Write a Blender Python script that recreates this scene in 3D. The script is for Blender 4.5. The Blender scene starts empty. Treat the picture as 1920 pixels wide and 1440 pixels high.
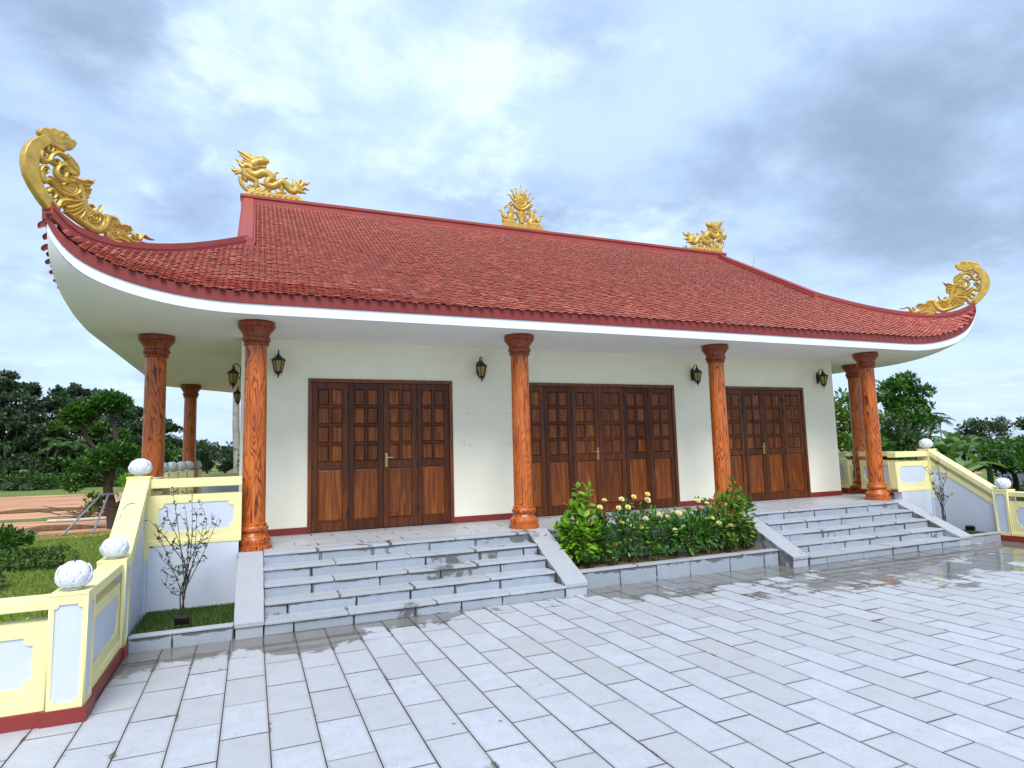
import bpy, math, random
import numpy as np
from mathutils import Vector, Matrix
random.seed(7); RNG = np.random.default_rng(7)
R = math.radians
sc = bpy.context.scene
col = sc.collection

# ------------------------------------------------------------------ camera
cd = bpy.data.cameras.new('camera'); cam = bpy.data.objects.new('camera', cd); col.objects.link(cam)
cd.sensor_width = 36; cd.lens = 21.88; cd.clip_start = .05; cd.clip_end = 3000
rt, up, fw = (0.92297, -0.38395, -0.02661), (-0.01661, -0.10882, 0.99392), (0.38451, 0.91692, 0.10682)
CAM = Vector((0.3032, -9.4779, 1.2467))
cam.matrix_world = Matrix(((rt[0], up[0], -fw[0], CAM.x), (rt[1], up[1], -fw[1], CAM.y), (rt[2], up[2], -fw[2], CAM.z), (0, 0, 0, 1)))
sc.camera = cam
sc.view_settings.view_transform = 'Standard'; sc.view_settings.look = 'None'
sc.view_settings.gamma = 1; sc.view_settings.exposure = 0.75; sc.view_settings.use_curve_mapping = False
sc.render.resolution_x, sc.render.resolution_y = 1024, 768

# ------------------------------------------------------------------ sky and sun
SUN_EL, SUN_AZ = R(52), R(196)          # azimuth clockwise from +Y: behind the camera, a little to the left
w = bpy.data.worlds.new('World'); sc.world = w; w.use_nodes = True
nt = w.node_tree; nt.nodes.clear()
def N(nt, t, **kw):
    n = nt.nodes.new(t)
    for k, v in kw.items():
        if k.startswith('_'):
            n.inputs[k[1:].replace('_', ' ')].default_value = v
        else: setattr(n, k, v)
    return n
def L(nt, a, b): nt.links.new(a, b)
def math_n(nt, op, a, b=None, clamp=False):
    n = nt.nodes.new('ShaderNodeMath'); n.operation = op; n.use_clamp = clamp
    for i, x in enumerate((a, b)):
        if x is None: continue
        if isinstance(x, (int, float)): n.inputs[i].default_value = x
        else: nt.links.new(x, n.inputs[i])
    return n.outputs[0]
def ramp(nt, fac, stops, interp='LINEAR'):
    n = nt.nodes.new('ShaderNodeValToRGB'); n.color_ramp.interpolation = interp
    e = n.color_ramp.elements
    while len(e) < len(stops): e.new(.5)
    for el, (p, c) in zip(e, stops):
        el.position = p
        el.color = (c, c, c, 1) if isinstance(c, (int, float)) else (*c, 1)
    nt.links.new(fac, n.inputs[0]); return n.outputs[0]
def mixc(nt, fac, a, b, blend='MIX'):
    n = nt.nodes.new('ShaderNodeMix'); n.data_type = 'RGBA'; n.blend_type = blend
    for i, x in ((0, fac), (6, a), (7, b)):
        if isinstance(x, (int, float)): n.inputs[i].default_value = x
        elif isinstance(x, tuple): n.inputs[i].default_value = (*x, 1) if len(x) == 3 else x
        else: nt.links.new(x, n.inputs[i])
    return n.outputs[2]
tc = N(nt, 'ShaderNodeTexCoord')
sky = N(nt, 'ShaderNodeTexSky', sky_type='NISHITA', sun_disc=False, sun_elevation=SUN_EL, sun_rotation=SUN_AZ, air_density=1.2, dust_density=1.5)
nrm = N(nt, 'ShaderNodeVectorMath', operation='NORMALIZE'); L(nt, tc.outputs['Generated'], nrm.inputs[0])
sep = N(nt, 'ShaderNodeSeparateXYZ'); L(nt, nrm.outputs[0], sep.inputs[0])
zz = math_n(nt, 'ADD', math_n(nt, 'MAXIMUM', sep.outputs[2], 0.0), .22)
com = N(nt, 'ShaderNodeCombineXYZ')
L(nt, math_n(nt, 'DIVIDE', sep.outputs[0], zz), com.inputs[0]); L(nt, math_n(nt, 'DIVIDE', sep.outputs[1], zz), com.inputs[1])
mp = N(nt, 'ShaderNodeMapping'); mp.inputs['Location'].default_value = (3.1, 1.7, 0); mp.inputs['Scale'].default_value = (1, 1.15, 1)
L(nt, com.outputs[0], mp.inputs[0])
n1 = N(nt, 'ShaderNodeTexNoise', _Scale=1.9, _Detail=10, _Roughness=.57, _Distortion=.1); L(nt, mp.outputs[0], n1.inputs['Vector'])
n2 = N(nt, 'ShaderNodeTexNoise', _Scale=3.2, _Detail=10, _Roughness=.60, _Distortion=.12); L(nt, com.outputs[0], n2.inputs['Vector'])
def blob(d, size):      # a soft patch of cloud in direction d
    dp = N(nt, 'ShaderNodeVectorMath', operation='DOT_PRODUCT'); L(nt, nrm.outputs[0], dp.inputs[0]); dp.inputs[1].default_value = d
    m = N(nt, 'ShaderNodeMapRange', interpolation_type='SMOOTHSTEP'); L(nt, dp.outputs['Value'], m.inputs[0])
    m.inputs[1].default_value = math.cos(R(size)); m.inputs[2].default_value = 1.0
    return m.outputs[0]
dark = math_n(nt, 'ADD', math_n(nt, 'MULTIPLY', blob((.709, .601, .368), 14), .15), math_n(nt, 'MULTIPLY', blob((.83, .41, .38), 15), .15))
dark = math_n(nt, 'ADD', dark, math_n(nt, 'MULTIPLY', blob((-.27, .83, .49), 12), .10))
lite = math_n(nt, 'ADD', math_n(nt, 'MULTIPLY', blob((.03, .845, .535), 12), .12), math_n(nt, 'MULTIPLY', blob((.22, .785, .581), 9), .11))
lite = math_n(nt, 'ADD', lite, math_n(nt, 'MULTIPLY', blob((.287, .845, .451), 10), .07))
dens = math_n(nt, 'ADD', n1.outputs[0], dark)
light = math_n(nt, 'ADD', n2.outputs[0], lite)
c_dark = ramp(nt, dens, [(.38, 0.0), (.84, 1.0)], 'EASE')
c_lite = math_n(nt, 'MULTIPLY', ramp(nt, light, [(.50, 0.0), (.78, 1.0)], 'EASE'), math_n(nt, 'SUBTRACT', 1.0, math_n(nt, 'MULTIPLY', dark, 4.5), True))
skyc = mixc(nt, 1.0, sky.outputs[0], (.10, .10, .10), 'MULTIPLY')
cl = mixc(nt, c_dark, (.425, .56, .80), (.21, .285, .40))
cl = mixc(nt, c_lite, cl, (.62, .75, .83))
hz = N(nt, 'ShaderNodeMapRange', interpolation_type='SMOOTHSTEP'); L(nt, sep.outputs[2], hz.inputs[0]); hz.inputs[1].default_value = 0.0; hz.inputs[2].default_value = .30
cl = mixc(nt, hz.outputs[0], mixc(nt, .55, cl, (.46, .60, .77)), cl)
allc = mixc(nt, .86, skyc, cl)
bg = N(nt, 'ShaderNodeBackground', _Strength=1.0); L(nt, allc, bg.inputs[0])
out = N(nt, 'ShaderNodeOutputWorld'); L(nt, bg.outputs[0], out.inputs[0])
sd = bpy.data.lights.new('sun', 'SUN'); sd.energy = 2.2; sd.angle = R(32); sd.color = (1, .975, .95)
sun = bpy.data.objects.new('sun', sd); col.objects.link(sun)
sdir = Vector((math.sin(SUN_AZ) * math.cos(SUN_EL), math.cos(SUN_AZ) * math.cos(SUN_EL), math.sin(SUN_EL)))
sun.rotation_euler = sdir.to_track_quat('Z', 'Y').to_euler(); sun.location = (0, -20, 30)

# ------------------------------------------------------------------ materials
MT = {}
def newmat(name):
    m = bpy.data.materials.new(name); m.use_nodes = True; MT[name] = m
    nt = m.node_tree; b = nt.nodes['Principled BSDF']; return m, nt, b
def bump(nt, b, h, strength=.2, dist=.01):
    n = N(nt, 'ShaderNodeBump', _Strength=strength, _Distance=dist); L(nt, h, n.inputs['Height']); L(nt, n.outputs[0], b.inputs['Normal'])
def paint(name, c, rough=.5, var=.12, scale=3.0, spec=.4, bmp=.05, metal=0.0, grime=0.0):
    m, nt, b = newmat(name)
    g = N(nt, 'ShaderNodeNewGeometry')
    n = N(nt, 'ShaderNodeTexNoise', _Scale=scale, _Detail=6, _Roughness=.65); L(nt, g.outputs['Position'], n.inputs['Vector'])
    f = N(nt, 'ShaderNodeTexNoise', _Scale=scale * 14, _Detail=4); L(nt, g.outputs['Position'], f.inputs['Vector'])
    lo = tuple(x * (1 - var) for x in c); hi = tuple(min(1, x * (1 + var * .6)) for x in c)
    cc = ramp(nt, n.outputs[0], [(.3, lo), (.7, hi)])
    if grime:
        st = N(nt, 'ShaderNodeMapping'); st.inputs['Scale'].default_value = (6, 6, .7); L(nt, g.outputs['Position'], st.inputs[0])
        sn = N(nt, 'ShaderNodeTexNoise', _Scale=1.0, _Detail=7, _Roughness=.7); L(nt, st.outputs[0], sn.inputs['Vector'])
        cc = mixc(nt, math_n(nt, 'MULTIPLY', ramp(nt, sn.outputs[0], [(.56, 0.0), (.78, 1.0)]), grime), cc, tuple(x * .55 for x in c))
    L(nt, cc, b.inputs['Base Color'])
    b.inputs['Roughness'].default_value = rough; b.inputs['Specular IOR Level'].default_value = spec; b.inputs['Metallic'].default_value = metal
    if bmp: bump(nt, b, f.outputs[0], bmp, .004)
    return m
paint('cream', (.90, .86, .685), .75, .05, 1.2, .25, .08, grime=.10)
paint('soffit', (.82, .815, .765), .8, .04, .8, .2, .04, grime=.08)
paint('white', (.58, .625, .70), .6, .05, 2.0, .3, .06, grime=.25)
paint('whiteband', (.76, .80, .84), .6, .05, 2.0, .3, .06, grime=.2)
paint('lotuspaint', (.68, .71, .75), .5, .06, 3.0, .35, .06, grime=.25)
paint('yellow', (.82, .745, .36), .5, .05, 2.5, .35, .06, grime=.14)
paint('red', (.235, .030, .024), .45, .14, 2.0, .4, .06, grime=.2)
paint('redtrim', (.33, .058, .046), .5, .16, 2.0, .4, .06, grime=.25)
paint('black', (.012, .010, .009), .45, .2, 9, .5, .1)
paint('gold', (.58, .37, .062), .38, .32, 9, .55, .22, metal=.2, grime=.5)
paint('brass', (.50, .34, .13), .3, .1, 9, .5, .02, metal=.85)
paint('steel', (.30, .31, .32), .4, .2, 9, .5, .05, metal=.6)
paint('soil', (.17, .105, .055), .95, .4, 9, .1, .8)
paint('bark', (.085, .062, .045), .9, .45, 7, .1, .7)
paint('palebark', (.36, .34, .31), .85, .4, 5, .1, .5)
paint('stem', (.10, .085, .05), .8, .3, 9, .2, .3)
paint('concrete', (.40, .39, .37), .85, .2, 2, .2, .3)
paint('metalroof', (.62, .63, .64), .4, .1, 2, .4, .05)
paint('tape', (.66, .63, .47), .7, .15, 8, .2, .05)
paint('pipe', (.55, .50, .42), .6, .2, 4, .3, .1)
# amber lantern glass
m, nt, b = newmat('amber'); b.inputs['Base Color'].default_value = (.50, .36, .10, 1); b.inputs['Roughness'].default_value = .35
b.inputs['Transmission Weight'].default_value = .35
# granite, dry and wet
SW_, SL_ = .3305, .652
def granite(name, base, wet_lo, wet_hi, zone):
    m, nt, b = newmat(name)
    g = N(nt, 'ShaderNodeNewGeometry'); pos = g.outputs['Position']
    oi = N(nt, 'ShaderNodeObjectInfo')
    at = N(nt, 'ShaderNodeAttribute', attribute_name='rnd')
    rnd = math_n(nt, 'FRACT', math_n(nt, 'ADD', oi.outputs['Random'], at.outputs['Fac']))
    sp = N(nt, 'ShaderNodeTexNoise', _Scale=95, _Detail=4, _Roughness=.85); L(nt, pos, sp.inputs['Vector'])
    bl = N(nt, 'ShaderNodeTexNoise', _Scale=5, _Detail=6, _Roughness=.7); L(nt, pos, bl.inputs['Vector'])
    c = ramp(nt, sp.outputs[0], [(.34, tuple(x * .5 for x in base)), (.5, base), (.66, tuple(min(1, x * 1.35) for x in base))])
    c = mixc(nt, .55, c, ramp(nt, bl.outputs[0], [(.3, tuple(x * .78 for x in base)), (.7, tuple(x * 1.12 for x in base))]))
    c = mixc(nt, ramp(nt, rnd, [(0, .0), (1, .65)]), c, (base[0] * .80, base[1] * .78, base[2] * .72))
    wn = N(nt, 'ShaderNodeTexNoise', _Scale=1.5, _Detail=7, _Roughness=.62, _Distortion=.4); L(nt, pos, wn.inputs['Vector'])
    v = wn.outputs[0]
    if zone:
        s = N(nt, 'ShaderNodeSeparateXYZ'); L(nt, pos, s.inputs[0])
        def mr(x, a, bb):
            n = N(nt, 'ShaderNodeMapRange', interpolation_type='SMOOTHSTEP'); L(nt, x, n.inputs[0]); n.inputs[1].default_value = a; n.inputs[2].default_value = bb; return n.outputs[0]
        za = mr(s.outputs[1], -2.9, -1.75)
        zb = math_n(nt, 'MULTIPLY', mr(s.outputs[0], 4.5, 9.5), mr(s.outputs[1], -4.6, -2.6))
        gap = math_n(nt, 'MULTIPLY', mr(s.outputs[0], 1.6, 2.6), mr(s.outputs[0], 5.2, 4.4))
        zt = math_n(nt, 'MAXIMUM', math_n(nt, 'MULTIPLY', math_n(nt, 'SUBTRACT', za, math_n(nt, 'MULTIPLY', gap, .55), True), .38), math_n(nt, 'MULTIPLY', zb, .33))
        v = math_n(nt, 'ADD', v, zt)
        cx_ = math_n(nt, 'DIVIDE', math_n(nt, 'SUBTRACT', s.outputs[0], .788), SW_)
        par = math_n(nt, 'MULTIPLY', math_n(nt, 'FRACT', math_n(nt, 'MULTIPLY', math_n(nt, 'FLOOR', cx_), .5)), 1.0)
        cy_ = math_n(nt, 'ADD', math_n(nt, 'DIVIDE', math_n(nt, 'ADD', s.outputs[1], 4.992), SL_), par)
        ex = math_n(nt, 'ABSOLUTE', math_n(nt, 'SUBTRACT', math_n(nt, 'FRACT', cx_), .5)); ey = math_n(nt, 'ABSOLUTE', math_n(nt, 'SUBTRACT', math_n(nt, 'FRACT', cy_), .5))
        edge = math_n(nt, 'MAXIMUM', mr(ex, .40, .5), mr(ey, .455, .5))
        v = math_n(nt, 'ADD', v, math_n(nt, 'MULTIPLY', edge, .085))
        gr = N(nt, 'ShaderNodeTexNoise', _Scale=7, _Detail=8, _Roughness=.75); L(nt, pos, gr.inputs['Vector'])
        c = mixc(nt, math_n(nt, 'MULTIPLY', math_n(nt, 'ADD', edge, ramp(nt, gr.outputs[0], [(.55, 0.0), (.75, .9)]), True), .42), c, (.25, .23, .20))
        fl = N(nt, 'ShaderNodeTexVoronoi', _Scale=2.1); L(nt, pos, fl.inputs['Vector'])
        c = mixc(nt, ramp(nt, fl.outputs['Distance'], [(.03, .75), (.05, 0.0)]), c, (.10, .085, .07))
        v = math_n(nt, 'ADD', v, math_n(nt, 'MULTIPLY', math_n(nt, 'SUBTRACT', rnd, .5), .06))
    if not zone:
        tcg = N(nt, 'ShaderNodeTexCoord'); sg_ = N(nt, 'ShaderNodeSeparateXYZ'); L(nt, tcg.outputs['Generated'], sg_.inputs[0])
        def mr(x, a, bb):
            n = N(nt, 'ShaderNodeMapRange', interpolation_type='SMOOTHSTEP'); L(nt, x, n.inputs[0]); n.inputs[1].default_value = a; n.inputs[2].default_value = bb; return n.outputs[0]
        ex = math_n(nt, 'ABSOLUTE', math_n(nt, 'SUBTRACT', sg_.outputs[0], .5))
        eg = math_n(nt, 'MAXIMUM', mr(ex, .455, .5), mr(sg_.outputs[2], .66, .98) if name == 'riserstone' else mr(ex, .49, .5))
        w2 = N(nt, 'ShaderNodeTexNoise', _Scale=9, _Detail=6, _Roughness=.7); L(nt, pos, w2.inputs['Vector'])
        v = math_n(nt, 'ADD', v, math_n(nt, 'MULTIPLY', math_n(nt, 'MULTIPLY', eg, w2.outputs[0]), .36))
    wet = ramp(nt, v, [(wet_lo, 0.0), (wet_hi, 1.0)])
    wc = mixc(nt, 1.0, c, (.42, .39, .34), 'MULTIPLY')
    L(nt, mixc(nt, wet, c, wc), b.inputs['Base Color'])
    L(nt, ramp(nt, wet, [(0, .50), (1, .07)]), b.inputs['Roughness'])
    b.inputs['Specular IOR Level'].default_value = .5
    h = math_n(nt, 'MULTIPLY', sp.outputs[0], math_n(nt, 'SUBTRACT', 1.0, wet))
    bump(nt, b, h, .18, .003)
granite('slab', (.475, .495, .53), .69, .74, True)
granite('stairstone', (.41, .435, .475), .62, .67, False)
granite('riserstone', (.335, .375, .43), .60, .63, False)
granite('floorstone', (.44, .45, .47), .66, .70, False)
paint('joint', (.085, .08, .074), .6, .3, 20, .4, .3)
# wood
def wood(name, light, dark, mid, kind):
    m, nt, b = newmat(name)
    t = N(nt, 'ShaderNodeNewGeometry'); oi = N(nt, 'ShaderNodeObjectInfo')
    ofs = N(nt, 'ShaderNodeVectorMath', operation='SCALE'); ofs.inputs[0].default_value = (7.3, 3.1, 11.7); L(nt, oi.outputs['Random'], ofs.inputs['Scale'])
    ad = N(nt, 'ShaderNodeVectorMath', operation='ADD'); L(nt, t.outputs['Position'], ad.inputs[0]); L(nt, ofs.outputs[0], ad.inputs[1])
    mp = N(nt, 'ShaderNodeMapping'); L(nt, ad.outputs[0], mp.inputs[0])
    mp.inputs['Scale'].default_value = (5.5, 5.5, .85) if kind == 'col' else (7, 7, .55)
    n = N(nt, 'ShaderNodeTexNoise', _Scale=1.0, _Detail=2.5, _Roughness=.42, _Distortion=.25); L(nt, mp.outputs[0], n.inputs['Vector'])
    ring = math_n(nt, 'SINE', math_n(nt, 'MULTIPLY', n.outputs[0], 95.0 if kind == 'col' else 34.0))
    ring = math_n(nt, 'MULTIPLY_ADD', ring, .5); nt.nodes[-1].inputs[2].default_value = .5
    fm = N(nt, 'ShaderNodeMapping'); fm.inputs['Scale'].default_value = (70, 70, 2.2); L(nt, ad.outputs[0], fm.inputs[0])
    fn = N(nt, 'ShaderNodeTexNoise', _Scale=1.0, _Detail=5, _Roughness=.6); L(nt, fm.outputs[0], fn.inputs['Vector'])
    bn = N(nt, 'ShaderNodeTexNoise', _Scale=2.2, _Detail=3); L(nt, mp.outputs[0], bn.inputs['Vector'])
    c = ramp(nt, ring, [(0.0, dark), (.22, mid), (.62, light)] if kind == 'col' else [(0.0, mid), (.25, mid), (.9, light)])
    c = mixc(nt, ramp(nt, bn.outputs[0], [(.42, 0.0), (.62, .75)]), c, light if kind == 'col' else mid)
    c = mixc(nt, ramp(nt, fn.outputs[0], [(.35, .55 if kind == 'col' else .42), (.62, 0.0)]), c, dark)
    c = mixc(nt, 1.0, c, ramp(nt, oi.outputs['Random'], [(0, (.66, .60, .55)), (1, (1.35, 1.30, 1.2))]) if kind == 'door' else (1, 1, 1), 'MULTIPLY')
    L(nt, c, b.inputs['Base Color']); b.inputs['Roughness'].default_value = .32 if kind == 'col' else .36; b.inputs['Specular IOR Level'].default_value = .45 if kind == 'col' else .3
    bump(nt, b, fn.outputs[0], .06, .003)
wood('colwood', (.66, .165, .024), (.10, .012, .005), (.42, .072, .011), 'col')
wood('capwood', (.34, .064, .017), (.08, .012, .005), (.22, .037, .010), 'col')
wood('panelwood', (.30, .088, .015), (.045, .011, .004), (.165, .043, .008), 'door')
wood('doorwood', (.165, .046, .010), (.030, .008, .004), (.095, .026, .007), 'door')
wood('framewood', (.26, .082, .018), (.06, .017, .006), (.16, .046, .011), 'frame')
# roof tiles
m, nt, b = newmat('tile')
at = N(nt, 'ShaderNodeAttribute', attribute_name='rnd'); oi = N(nt, 'ShaderNodeObjectInfo'); g = N(nt, 'ShaderNodeNewGeometry')
rr = math_n(nt, 'FRACT', math_n(nt, 'ADD', at.outputs['Fac'], oi.outputs['Random']))
n = N(nt, 'ShaderNodeTexNoise', _Scale=1.3, _Detail=6, _Roughness=.7); L(nt, g.outputs['Position'], n.inputs['Vector'])
c = ramp(nt, rr, [(0, (.38, .074, .048)), (.5, (.52, .118, .078)), (.9, (.64, .17, .115)), (1, (.58, .23, .16))])
c = mixc(nt, ramp(nt, n.outputs[0], [(.40, .45), (.66, 0.0)]), c, (.32, .075, .055))
L(nt, c, b.inputs['Base Color']); b.inputs['Roughness'].default_value = .34; b.inputs['Specular IOR Level'].default_value = .55
# foliage
def leafmat(name, lo, mid, hi, rough=.45, trans=.25):
    m, nt, b = newmat(name)
    at = N(nt, 'ShaderNodeAttribute', attribute_name='rnd')
    c = ramp(nt, at.outputs['Fac'], [(0, lo), (.55, mid), (1, hi)])
    L(nt, c, b.inputs['Base Color']); b.inputs['Roughness'].default_value = rough; b.inputs['Specular IOR Level'].default_value = .4
    tr = N(nt, 'ShaderNodeBsdfTranslucent'); L(nt, mixc(nt, 1.0, c, (1.3, 1.4, .6), 'MULTIPLY'), tr.inputs[0])
    mx = N(nt, 'ShaderNodeMixShader'); mx.inputs[0].default_value = trans
    L(nt, b.outputs[0], mx.inputs[1]); L(nt, tr.outputs[0], mx.inputs[2]); L(nt, mx.outputs[0], nt.nodes['Material Output'].inputs[0])
leafmat('leaf_forest', (.022, .046, .026), (.050, .092, .044), (.115, .155, .080))
leafmat('leaf_mid', (.024, .065, .018), (.055, .130, .028), (.13, .23, .045))
leafmat('leaf_topiary', (.022, .070, .012), (.048, .145, .022), (.12, .26, .040))
leafmat('leaf_bright', (.09, .23, .015), (.18, .37, .024), (.34, .53, .05), .35, .3)
leafmat('leaf_rose', (.035, .11, .020), (.075, .21, .030), (.16, .33, .05), .38)
leafmat('leaf_yellowish', (.045, .13, .012), (.10, .22, .020), (.28, .36, .030), .4, .3)
leafmat('leaf_palm', (.030, .060, .028), (.060, .105, .050), (.12, .17, .085))
leafmat('leaf_banana', (.050, .11, .030), (.095, .18, .055), (.17, .27, .10), .4, .35)
leafmat('leaf_dry', (.10, .05, .02), (.17, .09, .04), (.24, .15, .07))
leafmat('blade', (.10, .17, .016), (.18, .28, .028), (.31, .38, .06), .6, .25)
leafmat('blade_dark', (.030, .070, .012), (.060, .125, .020), (.12, .19, .036), .6, .25)
leafmat('petal_yellow', (.85, .66, .16), (.90, .80, .38), (.92, .88, .60), .6, .15)
leafmat('petal_red', (.45, .035, .015), (.60, .07, .03), (.70, .16, .08), .6, .2)
# lawn and bare earth
m, nt, b = newmat('lawn'); g = N(nt, 'ShaderNodeNewGeometry')
n = N(nt, 'ShaderNodeTexNoise', _Scale=.9, _Detail=8, _Roughness=.7); L(nt, g.outputs['Position'], n.inputs['Vector'])
f = N(nt, 'ShaderNodeTexNoise', _Scale=26, _Detail=5, _Roughness=.8); L(nt, g.outputs['Position'], f.inputs['Vector'])
c = ramp(nt, n.outputs[0], [(.30, (.115, .175, .022)), (.55, (.19, .24, .040)), (.75, (.31, .27, .085))])
c = mixc(nt, ramp(nt, f.outputs[0], [(.35, .6), (.6, 0.0)]), c, (.05, .075, .015))
L(nt, c, b.inputs['Base Color']); b.inputs['Roughness'].default_value = .95; bump(nt, b, f.outputs[0], .8, .05)
m, nt, b = newmat('dirt'); g = N(nt, 'ShaderNodeNewGeometry')
mp = N(nt, 'ShaderNodeMapping'); mp.inputs['Scale'].default_value = (.35, 1.3, 1); mp.inputs['Rotation'].default_value = (0, 0, R(-12)); L(nt, g.outputs['Position'], mp.inputs[0])
n = N(nt, 'ShaderNodeTexNoise', _Scale=.8, _Detail=9, _Roughness=.7); L(nt, mp.outputs[0], n.inputs['Vector'])
f = N(nt, 'ShaderNodeTexNoise', _Scale=9, _Detail=6, _Roughness=.8); L(nt, g.outputs['Position'], f.inputs['Vector'])
c = ramp(nt, n.outputs[0], [(.30, (.24, .11, .05)), (.44, (.47, .22, .105)), (.62, (.62, .33, .175)), (.80, (.66, .42, .27))])
c = mixc(nt, ramp(nt, f.outputs[0], [(.30, .5), (.5, 0.0)]), c, (.27, .13, .07))
L(nt, c, b.inputs['Base Color']); b.inputs['Roughness'].default_value = .95; bump(nt, b, n.outputs[0], .6, .12)

# ------------------------------------------------------------------ mesh helpers
def fin(me, mat, smooth=None):
    if mat: me.materials.append(MT[mat])
    if smooth is not None:
        me.polygons.foreach_set('use_smooth', [True] * len(me.polygons)); me.set_sharp_from_angle(angle=R(smooth))
    me.update(); return me
def link(me, name, parent=None, mw=None):
    o = bpy.data.objects.new(name, me); col.objects.link(o)
    if parent is not None: attach(o, parent)
    if mw is not None: o.matrix_basis = mw
    return o
LOC = {}
def attach(o, p):
    o.parent = p
    if p.type == 'EMPTY': o.matrix_parent_inverse = Matrix.Translation(-LOC[p.name])
def thing(name, label, cat, loc=(0, 0, 0), group=None):
    o = bpy.data.objects.new(name, None); col.objects.link(o); o.location = loc; o.empty_display_size = .1
    LOC[o.name] = Vector(loc); tag(o, label, cat, group); return o
def tag(o, label=None, cat=None, group=None, kind=None):
    if label: o['label'] = label
    if cat: o['category'] = cat
    if group: o['group'] = group
    if kind: o['kind'] = kind
    return o
class MB:
    def __init__(s): s.v = []; s.f = []
    def add(s, vs, fs):
        k = len(s.v); s.v += [tuple(p) for p in vs]; s.f += [tuple(i + k for i in f) for f in fs]; return s
    def box(s, x0, x1, y0, y1, z0, z1, c=0.0):
        if c <= 0:
            return s.add([(x0, y0, z0), (x1, y0, z0), (x1, y1, z0), (x0, y1, z0), (x0, y0, z1), (x1, y0, z1), (x1, y1, z1), (x0, y1, z1)],
                         [(0, 3, 2, 1), (4, 5, 6, 7), (0, 1, 5, 4), (1, 2, 6, 5), (2, 3, 7, 6), (3, 0, 4, 7)])
        vs = []; X = (x0, x1); Y = (y0, y1); Z = (z0, z1); idx = {}
        for i in (0, 1):
            for j in (0, 1):
                for k in (0, 1):
                    p = (X[i], Y[j], Z[k]); d = (c if i == 0 else -c, c if j == 0 else -c, c if k == 0 else -c)
                    for a in range(3):
                        q = [p[t] + d[t] for t in range(3)]; q[a] = p[a]; idx[i, j, k, a] = len(vs); vs.append(q)
        fs = []
        def quad(q):
            A, B, C = [Vector(vs[t]) for t in q[:3]]; n = (B - A).cross(C - A); cc = Vector(((x0 + x1) / 2, (y0 + y1) / 2, (z0 + z1) / 2))
            fs.append(tuple(q) if n.dot(A - cc) > 0 else tuple(reversed(q)))
        for k in (0, 1):
            quad([idx[0, 0, k, 2], idx[1, 0, k, 2], idx[1, 1, k, 2], idx[0, 1, k, 2]])
            quad([idx[0, k, 0, 1], idx[1, k, 0, 1], idx[1, k, 1, 1], idx[0, k, 1, 1]])
            quad([idx[k, 0, 0, 0], idx[k, 1, 0, 0], idx[k, 1, 1, 0], idx[k, 0, 1, 0]])
        for i in (0, 1):
            for j in (0, 1):
                quad([idx[i, j, 0, 0], idx[i, j, 0, 1], idx[i, j, 1, 1], idx[i, j, 1, 0]])
                quad([idx[i, 0, j, 0], idx[i, 0, j, 2], idx[i, 1, j, 2], idx[i, 1, j, 0]])
                quad([idx[0, i, j, 1], idx[0, i, j, 2], idx[1, i, j, 2], idx[1, i, j, 1]])
                for k in (0, 1): quad([idx[i, j, k, 0], idx[i, j, k, 1], idx[i, j, k, 2]])
        return s.add(vs, fs)
    def prism(s, pts, a, b, axis):       # polygon in the two other axes, extruded along axis from a to b
        n = len(pts)
        def mk(p, t): return {'x': (t, p[0], p[1]), 'y': (p[0], t, p[1]), 'z': (p[0], p[1], t)}[axis]
        vs = [mk(p, a) for p in pts] + [mk(p, b) for p in pts]
        fs = [tuple(range(n)), tuple(range(2 * n - 1, n - 1, -1))] + [(i, i + n, (i + 1) % n + n, (i + 1) % n) for i in range(n)]
        area = sum(pts[i][0] * pts[(i + 1) % n][1] - pts[(i + 1) % n][0] * pts[i][1] for i in range(n))
        flip = (area > 0) == (b > a)
        if axis == 'y': flip = not flip
        if not flip: fs = [tuple(reversed(f)) for f in fs]
        return s.add(vs, fs)
    def lathe(s, prof, c=(0, 0, 0), seg=24, wob=0.0):
        vs = []; fs = []; n = len(prof)
        for i in range(seg):
            a = 2 * math.pi * i / seg
            for r, z in prof:
                q = r * (1 + wob * math.sin(3 * a + z * 31) + wob * .7 * math.sin(5 * a - z * 47)) if wob else r
                vs.append((c[0] + q * math.cos(a), c[1] + q * math.sin(a), c[2] + z))
        for i in range(seg):
            j = (i + 1) % seg
            for k in range(n - 1): fs.append((i * n + k, j * n + k, j * n + k + 1, i * n + k + 1))
        fs.append(tuple(i * n for i in reversed(range(seg)))); fs.append(tuple(i * n + n - 1 for i in range(seg)))
        return s.add(vs, fs)
    def tube(s, pts, rad, seg=6, flat=None, nrm=None):   # flat: half thickness across the plane with normal nrm
        pts = [Vector(p) for p in pts]; n = len(pts)
        if isinstance(rad, (int, float)): rad = [rad] * n
        vs = []; fs = []; ref = None
        for i, p in enumerate(pts):
            t = (pts[min(i + 1, n - 1)] - pts[max(i - 1, 0)])
            t = t.normalized() if t.length > 1e-9 else Vector((0, 0, 1))
            if nrm is not None: b = Vector(nrm); a = t.cross(b).normalized()
            else:
                if ref is None: ref = Vector((0, 0, 1)) if abs(t.z) < .9 else Vector((1, 0, 0))
                a = (ref - t * ref.dot(t)).normalized(); ref = a; b = t.cross(a)
            f = rad[i] if flat is None else (flat if isinstance(flat, (int, float)) else flat[i])
            for k in range(seg):
                an = 2 * math.pi * k / seg; vs.append(p + a * (rad[i] * math.cos(an)) + b * (f * math.sin(an)))
        for i in range(n - 1):
            for k in range(seg):
                k2 = (k + 1) % seg; fs.append((i * seg + k, i * seg + k2, (i + 1) * seg + k2, (i + 1) * seg + k))
        fs.append(tuple(reversed(range(seg)))); fs.append(tuple((n - 1) * seg + k for k in range(seg)))
        return s.add(vs, fs)
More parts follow.
